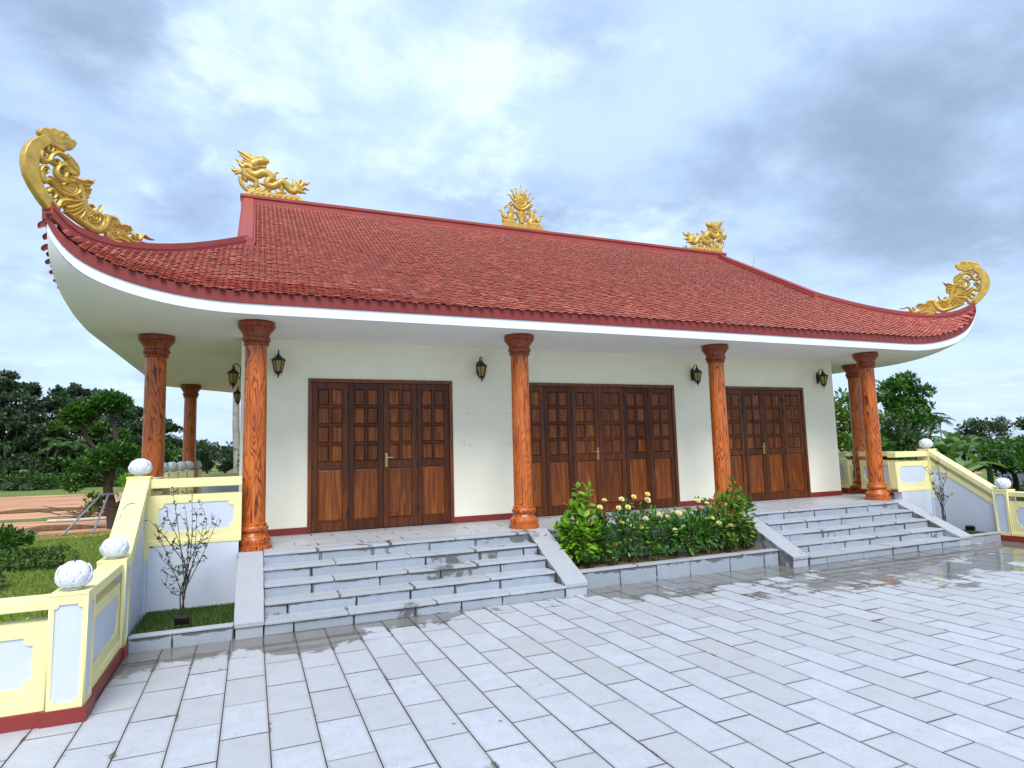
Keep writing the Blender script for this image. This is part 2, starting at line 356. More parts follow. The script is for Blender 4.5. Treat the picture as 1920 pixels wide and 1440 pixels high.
    def ball(s, c, r, seg=10, rings=6, sc3=(1, 1, 1)):
        vs = [(c[0], c[1], c[2] - r * sc3[2])]; fs = []
        for i in range(1, rings):
            a = math.pi * i / rings
            for k in range(seg):
                b = 2 * math.pi * k / seg
                vs.append((c[0] + r * sc3[0] * math.sin(a) * math.cos(b), c[1] + r * sc3[1] * math.sin(a) * math.sin(b), c[2] - r * sc3[2] * math.cos(a)))
        vs.append((c[0], c[1], c[2] + r * sc3[2])); T = len(vs) - 1
        for k in range(seg):
            k2 = (k + 1) % seg; fs.append((0, 1 + k2, 1 + k)); fs.append((T, T - seg + k, T - seg + k2))
            for i in range(rings - 2): fs.append((1 + i * seg + k, 1 + i * seg + k2, 1 + (i + 1) * seg + k2, 1 + (i + 1) * seg + k))
        return s.add(vs, fs)
    def mesh(s, mat, smooth=None):
        me = bpy.data.meshes.new('m'); me.from_pydata(s.v, [], s.f); return fin(me, mat, smooth)
    def obj(s, name, mat, parent=None, smooth=None):
        me = s.mesh(mat, smooth); me.name = name; return link(me, name, parent)
def mesh_np(V, F, mat, rnd=None, smooth=None, F3=None):      # V (n,3), F (m,k) one polygon size
    me = bpy.data.meshes.new('m'); F = np.asarray(F, np.int32); m_, k = F.shape
    me.vertices.add(len(V)); me.vertices.foreach_set('co', np.asarray(V, np.float32).ravel())
    idx = F.ravel(); st_ = np.arange(0, m_ * k, k, dtype=np.int32)
    if F3 is not None:
        F3 = np.asarray(F3, np.int32); idx = np.concatenate([idx, F3.ravel()]); st_ = np.concatenate([st_, m_ * k + np.arange(0, F3.size, 3, dtype=np.int32)])
    me.loops.add(len(idx)); me.loops.foreach_set('vertex_index', idx)
    me.polygons.add(len(st_)); me.polygons.foreach_set('loop_start', st_)
    me.update(calc_edges=True); me.validate()
    if rnd is not None:
        at = me.attributes.new('rnd', 'FLOAT', 'FACE'); at.data.foreach_set('value', np.asarray(rnd, np.float32)[:len(me.polygons)])
    return fin(me, mat, smooth)
def crom(pts, k=6):
    P = [Vector(p) for p in pts]
    if len(P) < 3: return [P[0].lerp(P[-1], i / k) for i in range(k + 1)]
    o = []
    for i in range(len(P) - 1):
        a, b, c, d = P[max(i - 1, 0)], P[i], P[i + 1], P[min(i + 2, len(P) - 1)]
        for j in range(k):
            t = j / k; o.append(.5 * ((2 * b) + (c - a) * t + (2 * a - 5 * b + 4 * c - d) * t * t + (3 * b - a - 3 * c + d) * t ** 3))
    o.append(P[-1]); return o
def fill2d(outlines, mat, depth, bevel=0.0, M=None, name='m'):   # filled 2D outlines (with holes) -> solid mesh in XY, thickness 2*depth
    cu = bpy.data.curves.new('c', 'CURVE'); cu.dimensions = '2D'; cu.fill_mode = 'BOTH'; cu.extrude = depth - bevel; cu.bevel_depth = bevel; cu.bevel_resolution = 1
    if bevel: cu.offset = -bevel
    for o in outlines:
        s = cu.splines.new('POLY'); s.points.add(len(o) - 1)
        for p, q in zip(s.points, o): p.co = (q[0], q[1], 0, 1)
        s.use_cyclic_u = True
    ob = bpy.data.objects.new('c', cu); col.objects.link(ob)
    dg = bpy.context.evaluated_depsgraph_get(); me = bpy.data.meshes.new_from_object(ob.evaluated_get(dg))
    bpy.data.objects.remove(ob); bpy.data.curves.remove(cu)
    if M is not None: me.transform(M)
    me.materials.clear(); me.name = name
    return fin(me, mat)

# ------------------------------------------------------------------ leaves
def leaves(P, D, size, mat, wid=.45, jit=.25, six=False):
    """leaf faces at points P growing along D; a folded rhomb, or a six-point blade"""
    P = np.asarray(P, float); n = len(P); D = np.asarray(D, float) + RNG.normal(0, jit, (n, 3))
    D /= np.linalg.norm(D, axis=1)[:, None] + 1e-9
    up_ = np.array([0, 0, 1.0]) + RNG.normal(0, .45, (n, 3)); S = np.cross(D, up_); S /= np.linalg.norm(S, axis=1)[:, None] + 1e-9
    U = np.cross(S, D); l = (np.asarray(size) * RNG.uniform(.65, 1.25, n))[:, None] if np.ndim(size) == 0 else (np.asarray(size))[:, None]
    w_ = l * wid * .5
    if six:
        V = np.stack([P, P + D * l * .35 + S * w_ * .9 + U * l * .05, P + D * l * .68 + S * w_ * .8 + U * l * .01, P + D * l - U * l * .10,
                      P + D * l * .68 - S * w_ * .8 + U * l * .01, P + D * l * .35 - S * w_ * .9 + U * l * .05, P + D * l * .5 - U * l * .02], 1)
        q = np.arange(n)[:, None] * 7
        F = np.concatenate([q + np.array([[0, 1, 6]]), q + np.array([[1, 2, 6]]), q + np.array([[2, 3, 6]]), q + np.array([[3, 4, 6]]), q + np.array([[4, 5, 6]]), q + np.array([[5, 0, 6]])])
        r = np.tile(RNG.random(n), 6); V = V.reshape(-1, 3)
    else:
        V = np.stack([P, P + D * l * .5 + S * w_ - U * l * .08, P + D * l, P + D * l * .5 - S * w_ - U * l * .08], 1).reshape(-1, 3)
        q = np.arange(n)[:, None] * 4
        F = np.concatenate([q + np.array([[0, 1, 2]]), q + np.array([[0, 2, 3]])]); r = np.tile(RNG.random(n), 2)
    return mesh_np(V, F, mat, r)
def clump_pts(centers, radii, n, shell=.55, flat=.7):
    C = np.asarray(centers, float); rd = np.asarray(radii, float); k = RNG.choice(len(C), n, p=(rd ** 2) / (rd ** 2).sum())
    d = RNG.normal(0, 1, (n, 3)); d /= np.linalg.norm(d, axis=1)[:, None]
    rr_ = rd[k] * (shell + (1 - shell) * RNG.random(n) ** .6)
    off = d * rr_[:, None]; off[:, 2] *= flat
    return C[k] + off, d + np.array([0, 0, .25])

# ================================================================== SETTING
G = -.75                       # ground level; the temple floor is z = 0
CX, CY = 6.72, 5.0             # centre of the temple
gx = np.linspace(-1, 1, 41); gx = np.sign(gx) * np.abs(gx) ** 2.2 * 900
V = []; 
for yy in gx:
    for xx in gx: V.append((xx, yy, G - .03))
F = [(j * 41 + i, j * 41 + i + 1, (j + 1) * 41 + i + 1, (j + 1) * 41 + i) for j in range(40) for i in range(40)]
ground = tag(link(mesh_np(np.array(V), F, 'lawn'), 'ground'), kind='structure')
ground['label'] = 'grassy ground spreading around the temple to the far trees'
def sheet(name, outline, z, mat):
    mb = MB(); mb.add([(x, y, z) for x, y in outline], [tuple(range(len(outline)))]); return mb.obj(name, mat)
# red earth yard left of and behind the temple
oc = [(-40, 13.2), (-12, 12.9), (-7.2, 11.9), (-5.4, 11.3), (-4.4, 10.9), (-3.2, 11.2), (-2.4, 12.6), (2, 12.8), (16, 13.5), (40, 14), (44, 30), (26, 42), (10, 40), (0, 44), (-8, 38), (-14, 39), (-24, 34), (-44, 35)]
pts = [Vector((x, y, 0)) for x, y in oc]; pts = crom(pts + [pts[0]], 7)[:-1]
pts = [(p.x + random.uniform(-.12, .12), p.y + random.uniform(-.15, .15)) for p in pts]
d = sheet('dirt_yard', pts, G - .022, 'dirt'); tag(d, 'bare reddish earth yard beside and behind the temple', kind='structure')
rut = [(-30, 17.9), (-12, 17.5), (-7.5, 17.6), (-5.6, 17.2), (-5.2, 17.7), (-7.4, 18.9), (-12, 19.2), (-30, 19.7)]
pts = crom([Vector((x, y, 0)) for x, y in rut + rut[:1]], 6)[:-1]
d = sheet('grass_strip', [(p.x + random.uniform(-.1, .1), p.y + random.uniform(-.06, .06)) for p in pts], G - .014, 'lawn'); tag(d, 'thin grassy strip crossing the red earth yard', kind='structure')
for k, (x, y, l, a) in enumerate([(-8.5, 14.4, 3.2, .05), (-5.0, 13.6, 2.4, -.1), (-7.6, 22.5, 4.5, .1), (-10, 17.0, 5.0, -.03)]):
    mb = MB(); mb.tube([(x - l / 2, y - a, G - .03), (x - l * .2, y, G + .03), (x + l * .2, y + a, G + .02), (x + l / 2, y + a * 2, G - .03)], [.05, .12, .1, .04], 7)
    tag(mb.obj('earth_ridge', 'soil'), ['short ridge of dark earth nearest the lawn edge', 'low ridge of earth beside the propped tree', 'far low ridge of dark earth across the yard', 'long low earth ridge beside the grassy strip'][k], 'earth ridge', 'ridges of earth in the yard')

# paved court: bed plus granite slabs
SW, SL = .3305, .652
PX0, PX1, PY0, PY1 = -.99, 14.0, -9.4, -1.4
mb = MB(); mb.box(-9.5, 20, -22, PY1, G - .12, G - .009); pave = mb.obj('pavement', 'joint'); tag(pave, 'granite slab paved court in front of the temple', kind='structure')
mb = MB(); mb.box(-SW / 2 + .0044, SW / 2 - .0044, -SL / 2 + .0048, SL / 2 - .0048, -.028, 0)
slab_me = [mb.mesh('slab')]; slab_me[0].materials.append(MT['joint'])
for p in slab_me[0].polygons: p.material_index = 0 if p.normal.z > .9 else 1
slabs = []
i0 = int(math.floor((-9.5 - .788) / SW)); i1 = int(math.ceil((20 - .788) / SW))
for i in range(i0, i1):
    xc = .788 + (i + .5) * SW
    offy = -4.992 + (SL / 2 if i % 2 else 0)
    for j in range(-20, 8):
        yc = offy + (j + .5) * SL
        if yc - SL / 2 > PY1 - .02 or yc < -17: continue
        if yc > -3.3 and (xc < -.75): continue
        slabs.append((xc, yc))
def slab_score(p):
    d_ = Vector((p[0], p[1], G)) - CAM; f_ = d_.dot(Vector(fw))
    if f_ < .5: return -1
    u = d_.dot(Vector(rt)) / f_; v = d_.dot(Vector(up)) / f_
    if abs(u) > .90 or v < -.72: return 0
    return 1 / d_.length ** 3
slabs.sort(key=slab_score, reverse=True)
V = []; F = []; rest = MB()
for k, (x, y) in enumerate(slabs):
    h = G + random.uniform(-.0012, .0018)
    if k < 300:
        o = link(slab_me[0], 'paving_slab', pave)
        o.matrix_basis = Matrix.Translation((x, y, h)) @ Matrix.Rotation(random.gauss(0, .0012), 4, 'X') @ Matrix.Rotation(random.gauss(0, .0016), 4, 'Y')
    else:
        rest.box(x - SW / 2 + .0044, x + SW / 2 - .0044, y - SL / 2 + .0048, y + SL / 2 - .0048, h - .026, h)
o = rest.obj('paving_slab', 'slab', pave); tag(o, kind='stuff'); o.data.materials.append(MT['joint'])
o.data.polygons.foreach_set('material_index', [0 if p.normal.z > .9 else 1 for p in o.data.polygons])
at = o.data.attributes.new('rnd', 'FLOAT', 'FACE'); at.data.foreach_set('value', np.repeat(RNG.random(len(o.data.polygons) // 6), 6))

# ================================================================== TEMPLE
YW = 1.29                       # front wall plane
WX0, WX1, WY1 = .13, 13.18, 8.71
HS = 3.16                       # soffit height
temple = thing('temple', 'cream walled temple with upturned red tiled roof and brown wooden doors', 'temple', (CX, CY, 0))
# --- platform and floor tiles
PLX0, PLX1, PLY0, PLY1 = -1.0, 14.02, -.36, 10.4
mb = MB(); mb.box(PLX0, PLX1, PLY0, PLY1, G - .1, -.026); plat = mb.obj('platform', 'white', temple)
mb = MB(); mb.box(.17, 13.0, -.5, PLY0, G - .1, -.026); mb.obj('front_edge', 'concrete', temple)
fl_me = {}
def flt(w_, d_):
    k = (round(w_, 3), round(d_, 3))
    if k not in fl_me: fl_me[k] = MB().box(-w_ / 2 + .002, w_ / 2 - .002, -d_ / 2 + .002, d_ / 2 - .002, -.026, 0, .002).mesh('floorstone')
    return fl_me[k]
TW, TD = .6, .3
mb = MB(); mb.box(PLX0, PLX1, -.2, PLY1, -.024, -.006); mb.obj('floor_bed', 'joint', temple)
for r_ in range(6):
    y = -.21 + TD * (r_ + .5)
    if y - TD / 2 > YW: break
    d_ = min(TD, YW - (y - TD / 2) + .05)
    for i in range(-3, 24):
        x = -.3 + i * TW + (TW / 2 if r_ % 2 else 0)
        if x - TW / 2 < PLX0 + .05 or x + TW / 2 > PLX1 - .05: continue
        o = link(flt(TW, TD), 'floor_tile', plat); o.matrix_basis = Matrix.Translation((x, y, random.uniform(-.001, .001)))
# --- walls with door openings
DOORS = [(1.154, 3.64, 4), (4.819, 8.521, 6), (9.71, 12.192, 4)]
DH = 2.535
mb = MB(); xs = WX0
for a, b_, n in DOORS:
    mb.box(xs, a, YW, YW + .2, 0, HS + .1); mb.box(a, b_, YW, YW + .2, DH, HS + .1); xs = b_
mb.box(xs, WX1, YW, YW + .2, 0, HS + .1)
mb.box(WX0, WX0 + .2, YW + .2, WY1, 0, HS + .1); mb.box(WX1 - .2, WX1, YW + .2, WY1, 0, HS + .1); mb.box(WX0 + .2, WX1 - .2, WY1 - .2, WY1, 0, HS + .1)
mb.obj('wall', 'cream', temple)
xs = WX0 - .012
mb = MB()
for a, b_, n in DOORS + [(WX1 + .012, 0, 0)]:
    MB().box(xs, a, YW - .012, YW + .001, .002, .11).obj('skirting', 'red', temple); xs = b_
MB().box(WX0 - .012, WX0 + .001, YW + .002, WY1, .002, .11).obj('skirting', 'red', temple); MB().box(WX1 - .001, WX1 + .012, YW + .002, WY1, .002, .11).obj('skirting', 'red', temple)
# small strips of tape left on the plaster
for (x, z, w_, h_) in [(3.93, 1.93, .10, .012), (4.72, 1.93, .09, .012), (3.86, 1.36, .012, .08), (3.96, 1.36, .10, .012), (4.62, 1.37, .09, .012), (4.74, 1.36, .012, .07)]:
    o = MB().box(x - w_ / 2, x + w_ / 2, YW - .003, YW + .001, z, z + h_).obj('tape_strip', 'tape', temple)
# --- doors
def hinge_mesh():
    mb = MB(); mb.lathe([(.004, -.062), (.012, -.055), (.012, .055), (.004, .062)], (0, 0, 0), 8); mb.box(-.022, .022, .004, .012, -.05, .05); return mb.mesh('black', 40)
HG = hinge_mesh()
def panel_mesh(w_, h_, c):
    mb = MB(); a, b_ = w_ / 2, h_ / 2
    o_ = [(-a, -b_), (a, -b_), (a, b_), (-a, b_)]; i_ = [(-a + c, -b_ + c), (a - c, -b_ + c), (a - c, b_ - c), (-a + c, b_ - c)]
    vs = [(x, .0, z) for x, z in o_] + [(x, -.017, z) for x, z in i_] + [(x, .02, z) for x, z in o_]
    fs = [(4, 5, 6, 7), (0, 1, 5, 4), (1, 2, 6, 5), (2, 3, 7, 6), (3, 0, 4, 7), (0, 8, 9, 1), (1, 9, 10, 2), (2, 10, 11, 3), (3, 11, 8, 0), (8, 11, 10, 9)]
    return mb.add(vs, fs).mesh('panelwood')
FRW = .062
for di, (a, b_, n) in enumerate(DOORS):
    fr = MB(); fr.box(a, a + FRW, YW - .022, YW + .12, .004, DH - FRW, .005); fr.box(b_ - FRW, b_, YW - .022, YW + .12, .004, DH - FRW, .005); fr.box(a, b_, YW - .022, YW + .12, DH - FRW, DH, .005)
    fr.obj('door_frame', 'framewood', temple)
    MB().box(a + FRW, b_ - FRW, YW + .10, YW + .16, 0, DH - FRW).obj('door_backing', 'black', temple)
    lw = (b_ - a - 2 * FRW) / n; z0, z1 = .012, DH - FRW - .004
    st, mun = .092, .044
    pw = (lw - 2 * st - mun) / 2; lowz0, lowz1 = .165, 1.02; upz0 = 1.145; upz1 = z1 - .105; ph = (upz1 - upz0 - 3 * mun) / 4
    pm = panel_mesh(pw, ph, .022); pl = panel_mesh(lw - 2 * st, lowz1 - lowz0, .035)
    for k in range(n):
        x0 = a + FRW + k * lw + .002; x1 = x0 + lw - .004; yb = YW + .035 + random.uniform(-.004, .004); yf = yb - .028
        lf = MB(); lf.box(x0, x0 + st, yf, yb + .01, z0, z1, .004); lf.box(x1 - st, x1, yf, yb + .01, z0, z1, .004)
        for (q0, q1) in ((z0, lowz0), (lowz1, upz0), (upz1, z1)): lf.box(x0 + st, x1 - st, yf + .001, yb + .01, q0, q1, .003)
        for r_ in range(3):
            zq = upz0 + ph + r_ * (ph + mun); lf.box(x0 + st, x1 - st, yf + .004, yb + .01, zq, zq + mun, .004)
        for r_ in range(4):
            zq = upz0 + r_ * (ph + mun); lf.box(x0 + st + pw, x0 + st + pw + mun, yf + .003, yb + .01, zq, zq + ph, .004)
        leaf = lf.obj('door_leaf', 'doorwood', temple)
        for r_ in range(4):
            for c_ in range(2):
                o = link(pm, 'door_panel', leaf); o.matrix_basis = Matrix.Translation((x0 + st + pw / 2 + c_ * (pw + mun), yb - .006, upz0 + ph / 2 + r_ * (ph + mun)))
        o = link(pl, 'door_panel', leaf); o.matrix_basis = Matrix.Translation(((x0 + x1) / 2, yb - .006, (lowz0 + lowz1) / 2))
        hx = [x0 + .004] if (k % 2 == 1 and k < n / 2) or (k == 0) else []
        if n == 6: hx = {0: [x0], 1: [], 2: [x0], 3: [], 4: [x0], 5: [x1]}[k]
        if n == 4: hx = {0: [x0], 1: [x0], 2: [], 3: [x0, x1]}[k]
        for x in hx:
            for z in (.30, 1.05, 1.97, 2.24):
                o = link(HG, 'hinge', leaf); o.matrix_basis = Matrix.Translation((x, yf - .006, z))
        if k == n // 2 - (1 if di else 0) or (di == 0 and k == 2):
            if (di == 0 and k == 2) or (di and k == n // 2 - 1):
                hxp = x0 + .045 if di == 0 else x1 - .045; sg = 1 if di == 0 else -1
                mb = MB(); mb.box(hxp - .022, hxp + .022, yf - .01, yf + .001, 1.03, 1.27, .004); mb.obj('handle_plate', 'brass', leaf)
                mb = MB(); mb.tube([(hxp, yf - .008, 1.19), (hxp, yf - .05, 1.19), (hxp + sg * .03, yf - .055, 1.19), (hxp + sg * .115, yf - .05, 1.186)], [.011, .011, .011, .008], 8); mb.obj('door_handle', 'brass', leaf, 40)
# --- roof geometry
EX0, EX1 = -1.95, 2 * CX + 1.95
FSLOPE = .605; HIPA, HIPB = 2.10, 2.31      # hip runs from the eave corner to (a, b) = (HIPA, HIPB)
SSLOPE = FSLOPE * HIPB / HIPA
EY = -.61
def sfun(d_): return np.clip(1 - d_ / 2.3, 0, 1)
def lift_s(d_): s_ = sfun(d_); return .5 * s_ ** 2.5 + .36 * s_ ** 14
def lift_b(d_): s_ = sfun(d_); return .5 * s_ ** 2.5 + .25 * s_ ** 14
Z0 = 3.47
HALF = CX - EX0; HALFY = CY - EY
def front(x, b):               # point of the front slope: x world, b metres in from the eave (plan)
    x = np.asarray(x, float); b = np.asarray(b, float)
    a = HALF - np.abs(x - CX); s_ = sfun(a)
    y = EY + b - .12 * s_ ** 2 * np.clip(1 - b / 2.4, 0, 1)
    return np.stack([x, y, Z0 + FSLOPE * b + lift_b(a + .15 * np.maximum(b, 0))], -1)
def side(a, y):                # point of the left slope: a metres in from the eave, y world
    a = np.asarray(a, float); y = np.asarray(y, float)
    b = HALFY - np.abs(y - CY); s_ = sfun(b)
    x = EX0 + a - .05 * s_ ** 2 * np.clip(1 - a / 2.2, 0, 1)
    return np.stack([x, y, Z0 + SSLOPE * a + lift_b(b + .15 * np.maximum(a, 0))], -1)
def mirx(P): P = np.array(P, float); P[..., 0] = 2 * CX - P[..., 0]; return P
def miry(P): P = np.array(P, float); P[..., 1] = 2 * CY - P[..., 1]; return P
RB = HALFY                      # plan distance from eave to ridge
def hipb(x):                    # upper limit of b on the front slope for given x
    a = HALF - np.abs(x - CX); return np.where(a < HIPA, np.maximum(a, 0) * HIPB / HIPA, RB)
# tile bed: one closed skin under the tiles
bed = MB()
nx = 120; xsb = EX0 + (EX1 - EX0) * (.5 - .5 * np.cos(np.linspace(0, math.pi, nx)))
xsb = np.sort(np.concatenate([xsb, [EX0 + HIPA - 1e-4, EX0 + HIPA + 1e-4, EX1 - HIPA - 1e-4, EX1 - HIPA + 1e-4]]))
def grid(Pf, n, m_):
    k = len(bed.v); bed.v += [tuple(p) for row in Pf for p in row]
    for i in range(n - 1):
        for j in range(m_ - 1): bed.f.append((k + i * m_ + j, k + (i + 1) * m_ + j, k + (i + 1) * m_ + j + 1, k + i * m_ + j + 1))
tt = np.linspace(0, 1, 14)
fp = np.array([front(np.full(14, x), hipb(x) * tt) for x in xsb]) - np.array([0, 0, .02]); grid(fp, len(xsb), 14); grid(miry(fp), len(xsb), 14)
ysb = EY + 2 * HALFY * (.5 - .5 * np.cos(np.linspace(0, math.pi, 80)))
def hipa(y): b = HALFY - np.abs(y - CY); return np.where(b < HIPB, np.maximum(b, 0) * HIPA / HIPB, HIPA)
sp_ = np.array([side(hipa(y) * tt, np.full(14, y)) for y in ysb]) - np.array([0, 0, .02]); grid(sp_, len(ysb), 14); grid(mirx(sp_), len(ysb), 14)
gz = Z0 + FSLOPE * HIPB
for s_ in (0, 1):
    x = EX0 + HIPA + .02; x = x if s_ == 0 else 2 * CX - x
    bed.add([(x, EY + HIPB, gz - .1), (x, 2 * CY - EY - HIPB, gz - .1), (x, CY, Z0 + FSLOPE * RB)], [(0, 1, 2)])
roof = bed.obj('roof', 'red', temple, 40)
# roof tiles
TWD, TEX = .086, .078
to = np.array([(-.041, -.085), (.041, -.085), (.041, .022), (.028, .046), (0, .055), (-.028, .046), (-.041, .022)])
def tile_local(jit=0.0):
    w_ = .004 + .024 * (to[:, 1] + .085) / .14
    crown = .010 * (1 - (to[:, 0] / .041) ** 2)
    top = np.stack([to[:, 0], to[:, 1], w_ + crown], 1); low = top[2:7] - np.array([0, 0, .011])
    return np.concatenate([top, low])
TL = tile_local(); TF_top = [0, 1, 2, 3, 4, 5, 6]; TF_s = [(2, 7, 8, 3), (3, 8, 9, 4), (4, 9, 10, 5), (5, 10, 11, 6)]
def tiles_on(fun, cu, rv, half):
    """cu, rv flat arrays of column and row coordinates; returns frames"""
    e = 1e-3
    P = fun(cu, rv); Tu = fun(cu + e, rv) - P; Tv = P - fun(cu, rv + e)
    Tu /= np.linalg.norm(Tu, axis=1)[:, None]; Nn = np.cross(Tv, Tu); Nn /= np.linalg.norm(Nn, axis=1)[:, None]
    Nn *= np.sign(Nn[:, 2:3]); Tv -= Nn * (Tv * Nn).sum(1)[:, None]; Tv /= np.linalg.norm(Tv, axis=1)[:, None]
    return P, Tu, Tv, Nn
frames = []
cols = np.arange(EX0 - .03, EX1 + .03, TWD); rws = np.arange(-.028, RB - .05, TEX * math.cos(math.atan(FSLOPE)))
cu, rv = np.meshgrid(cols, rws, indexing='ij'); rv = rv + (np.arange(len(cols)) % 2)[:, None] * TEX * .43
ok = (rv < hipb(cu) - .02) | (rv < .02); cu = cu[ok]; rv = rv[ok]
cu = cu + RNG.normal(0, .0018, cu.shape); rv = rv + RNG.normal(0, .003, rv.shape)
fr_front = tiles_on(lambda c, r_: front(c, r_), cu, rv, 0)
cols = np.arange(EY + .02, 2 * CY - EY - .0, TWD); rws = np.arange(-.085, HIPA - .05, TEX * math.cos(math.atan(SSLOPE)))
cu, rv = np.meshgrid(cols, rws, indexing='ij'); rv = rv + (np.arange(len(cols)) % 2)[:, None] * TEX * .43
ok = (rv < hipa(cu) - .02) | (rv < .02); cu = cu[ok]; rv = rv[ok]
fr_side = tiles_on(lambda c, r_: side(r_, c), cu, rv, 0)
def mirror_frames(fr, f):
    z = np.zeros(3); P, Tu, Tv, Nn = fr
    g_ = lambda D: f(D) - f(np.zeros_like(D))
    return f(P), -g_(Tu), g_(Tv), g_(Nn)
sets = [fr_front, fr_side, mirror_frames(fr_side, mirx), mirror_frames(fr_front, miry)]
P, Tu, Tv, Nn = [np.concatenate([s_[i] for s_ in sets]) for i in range(4)]
n = len(P); ja = RNG.normal(0, .028, n)[:, None]; jb = RNG.normal(0, .022, n)[:, None]; P = P + Nn * RNG.normal(0, .0018, n)[:, None]
Tu2 = Tu + Nn * jb; Tv2 = Tv + Nn * ja * .7
dist = np.linalg.norm(P - np.array(CAM), axis=1); nf = len(fr_front[0]); dist[nf:] = 1e9
order = np.argsort(dist)[:300]; mask = np.ones(n, bool); mask[order] = False
me = bpy.data.meshes.new('tile'); me.from_pydata([tuple(v) for v in TL], [], [tuple(TF_top)] + TF_s); fin(me, 'tile')
for i in order:
    o = link(me, 'roof_tile', roof)
    o.matrix_basis = Matrix(((Tu[i][0], Tv2[i][0], Nn[i][0], P[i][0]), (Tu[i][1], Tv2[i][1], Nn[i][1], P[i][1]), (Tu[i][2], Tv2[i][2], Nn[i][2], P[i][2]), (0, 0, 0, 1)))
P, Tu2, Tv2, Nn = P[mask], Tu2[mask], Tv2[mask], Nn[mask]; n = len(P)
V = P[:, None, :] + Tu2[:, None, :] * TL[None, :, 0:1] + Tv2[:, None, :] * TL[None, :, 1:2] + Nn[:, None, :] * TL[None, :, 2:3]
V = V.reshape(-1, 3); q = np.arange(n)[:, None] * 12
# top seven-gon split into quads so that the mesh is all quads
Fq = np.concatenate([q + np.array([t_]) for t_ in ((0, 1, 2, 6), (2, 3, 5, 6))] + [q + np.array([t_]) for t_ in TF_s])
rq = np.tile(RNG.random(n), 7)
tl = link(mesh_np(V, Fq, 'tile', rq, F3=q + np.array([(3, 4, 5)])), 'roof_tile', roof); tag(tl, kind='stuff')
# --- eaves: soffit, white band, red band
def outline():
    pts = []
    for x in EX0 + (EX1 - EX0) * (.5 - .5 * np.cos(np.linspace(0, math.pi, 90))):
        a = HALF - abs(x - CX); s_ = sfun(a); xo = -.05 * sfun(HALF + x - CX if x < CX else 99) if False else 0
        pts.append((x, EY - .12 * s_ ** 2, a))
    fr_ = pts
    sd_ = []
    for y in EY + 2 * HALFY * (.5 - .5 * np.cos(np.linspace(0, math.pi, 70))):
        b = HALFY - abs(y - CY); s_ = sfun(b); sd_.append((EX0 - .05 * s_ ** 2, y, b))
    return fr_, sd_
fo, so = outline()
tipL = (EX0 - .05, EY - .12)
def fix(pts, ax):      # pull the run's ends exactly onto the corner tip
    out_ = []
    for (x, y, d_) in pts:
        k = float(sfun(d_)) ** 6
        if ax == 'f': x = x - .05 * k if x < CX else x + .05 * k
        else: y = y - .12 * k if y < CY else y + .12 * k
        out_.append((x, y, d_))
    return out_
fo = fix(fo, 'f'); so = fix(so, 's')
run = [(x, y, d_) for x, y, d_ in fo]
run += [(2 * CX - x, y, d_) for x, y, d_ in so[1:]]
run += [(x, 2 * CY - y, d_) for x, y, d_ in reversed(fo[:-1])]
run += [(x, y, d_) for x, y, d_ in reversed(so[1:-1])]
def band(zf0, zf1, off, thick):
    mb = MB(); n = len(run); vs = []
    for i, (x, y, d_) in enumerate(run):
        a_ = Vector(run[i - 1][:2]); c_ = Vector(run[(i + 1) % n][:2]); t_ = (c_ - a_).normalized(); nn = Vector((t_.y, -t_.x))
        lo = HS + float(lift_s(d_)); hi = Z0 - .012 + float(lift_b(d_))
        za = lo + (hi - lo) * zf0; zb = lo + (hi - lo) * zf1
        p = Vector((x, y)) + nn * off; p2 = p - nn * thick
        vs += [(p.x, p.y, za), (p.x, p.y, zb), (p2.x, p2.y, zb), (p2.x, p2.y, za)]
    fs = []
    for i in range(n):
        j = (i + 1) % n
        for k in range(4): fs.append((i * 4 + k, j * 4 + k, j * 4 + (k + 1) % 4, i * 4 + (k + 1) % 4))
    return mb.add(vs, fs)
band(0, .47, 0, .10).obj('white_eave_band', 'whiteband', temple, 40)
band(.475, 1.0, .018, .10).obj('red_eave_band', 'red', temple, 40)
gxs = EX0 - .05 + (EX1 - EX0 + .1) * (.5 - .5 * np.cos(np.linspace(0, math.pi, 110))); gys = EY - .12 + 2 * (HALFY + .12) * (.5 - .5 * np.cos(np.linspace(0, math.pi, 80)))
V = []
for y in gys:
    for x in gxs:
        a = HALF + .05 - abs(x - CX); b = HALFY + .12 - abs(y - CY)
        ea = .12 - .12 * float(sfun(max(a - .05, 0))) ** 2; eb = .05 - .05 * float(sfun(max(b - .12, 0))) ** 2
        k = np.clip(1 - b / .6, 0, 1); k2 = np.clip(1 - a / .6, 0, 1)
        yy = y + (ea * k if y < CY else -ea * k); xx = x + (eb * k2 if x < CX else -eb * k2)
        # inset slightly so that the band hides the edge
        z = HS + .012 + float(lift_s(max(a, 0) + max(b, 0))) 
        V.append((xx, yy, z))
nx_, ny_ = len(gxs), len(gys)
F = [(j * nx_ + i, (j + 1) * nx_ + i, (j + 1) * nx_ + i + 1, j * nx_ + i + 1) for j in range(ny_ - 1) for i in range(nx_ - 1)]
link(mesh_np(np.array(V), F, 'soffit', smooth=60), 'soffit', temple)
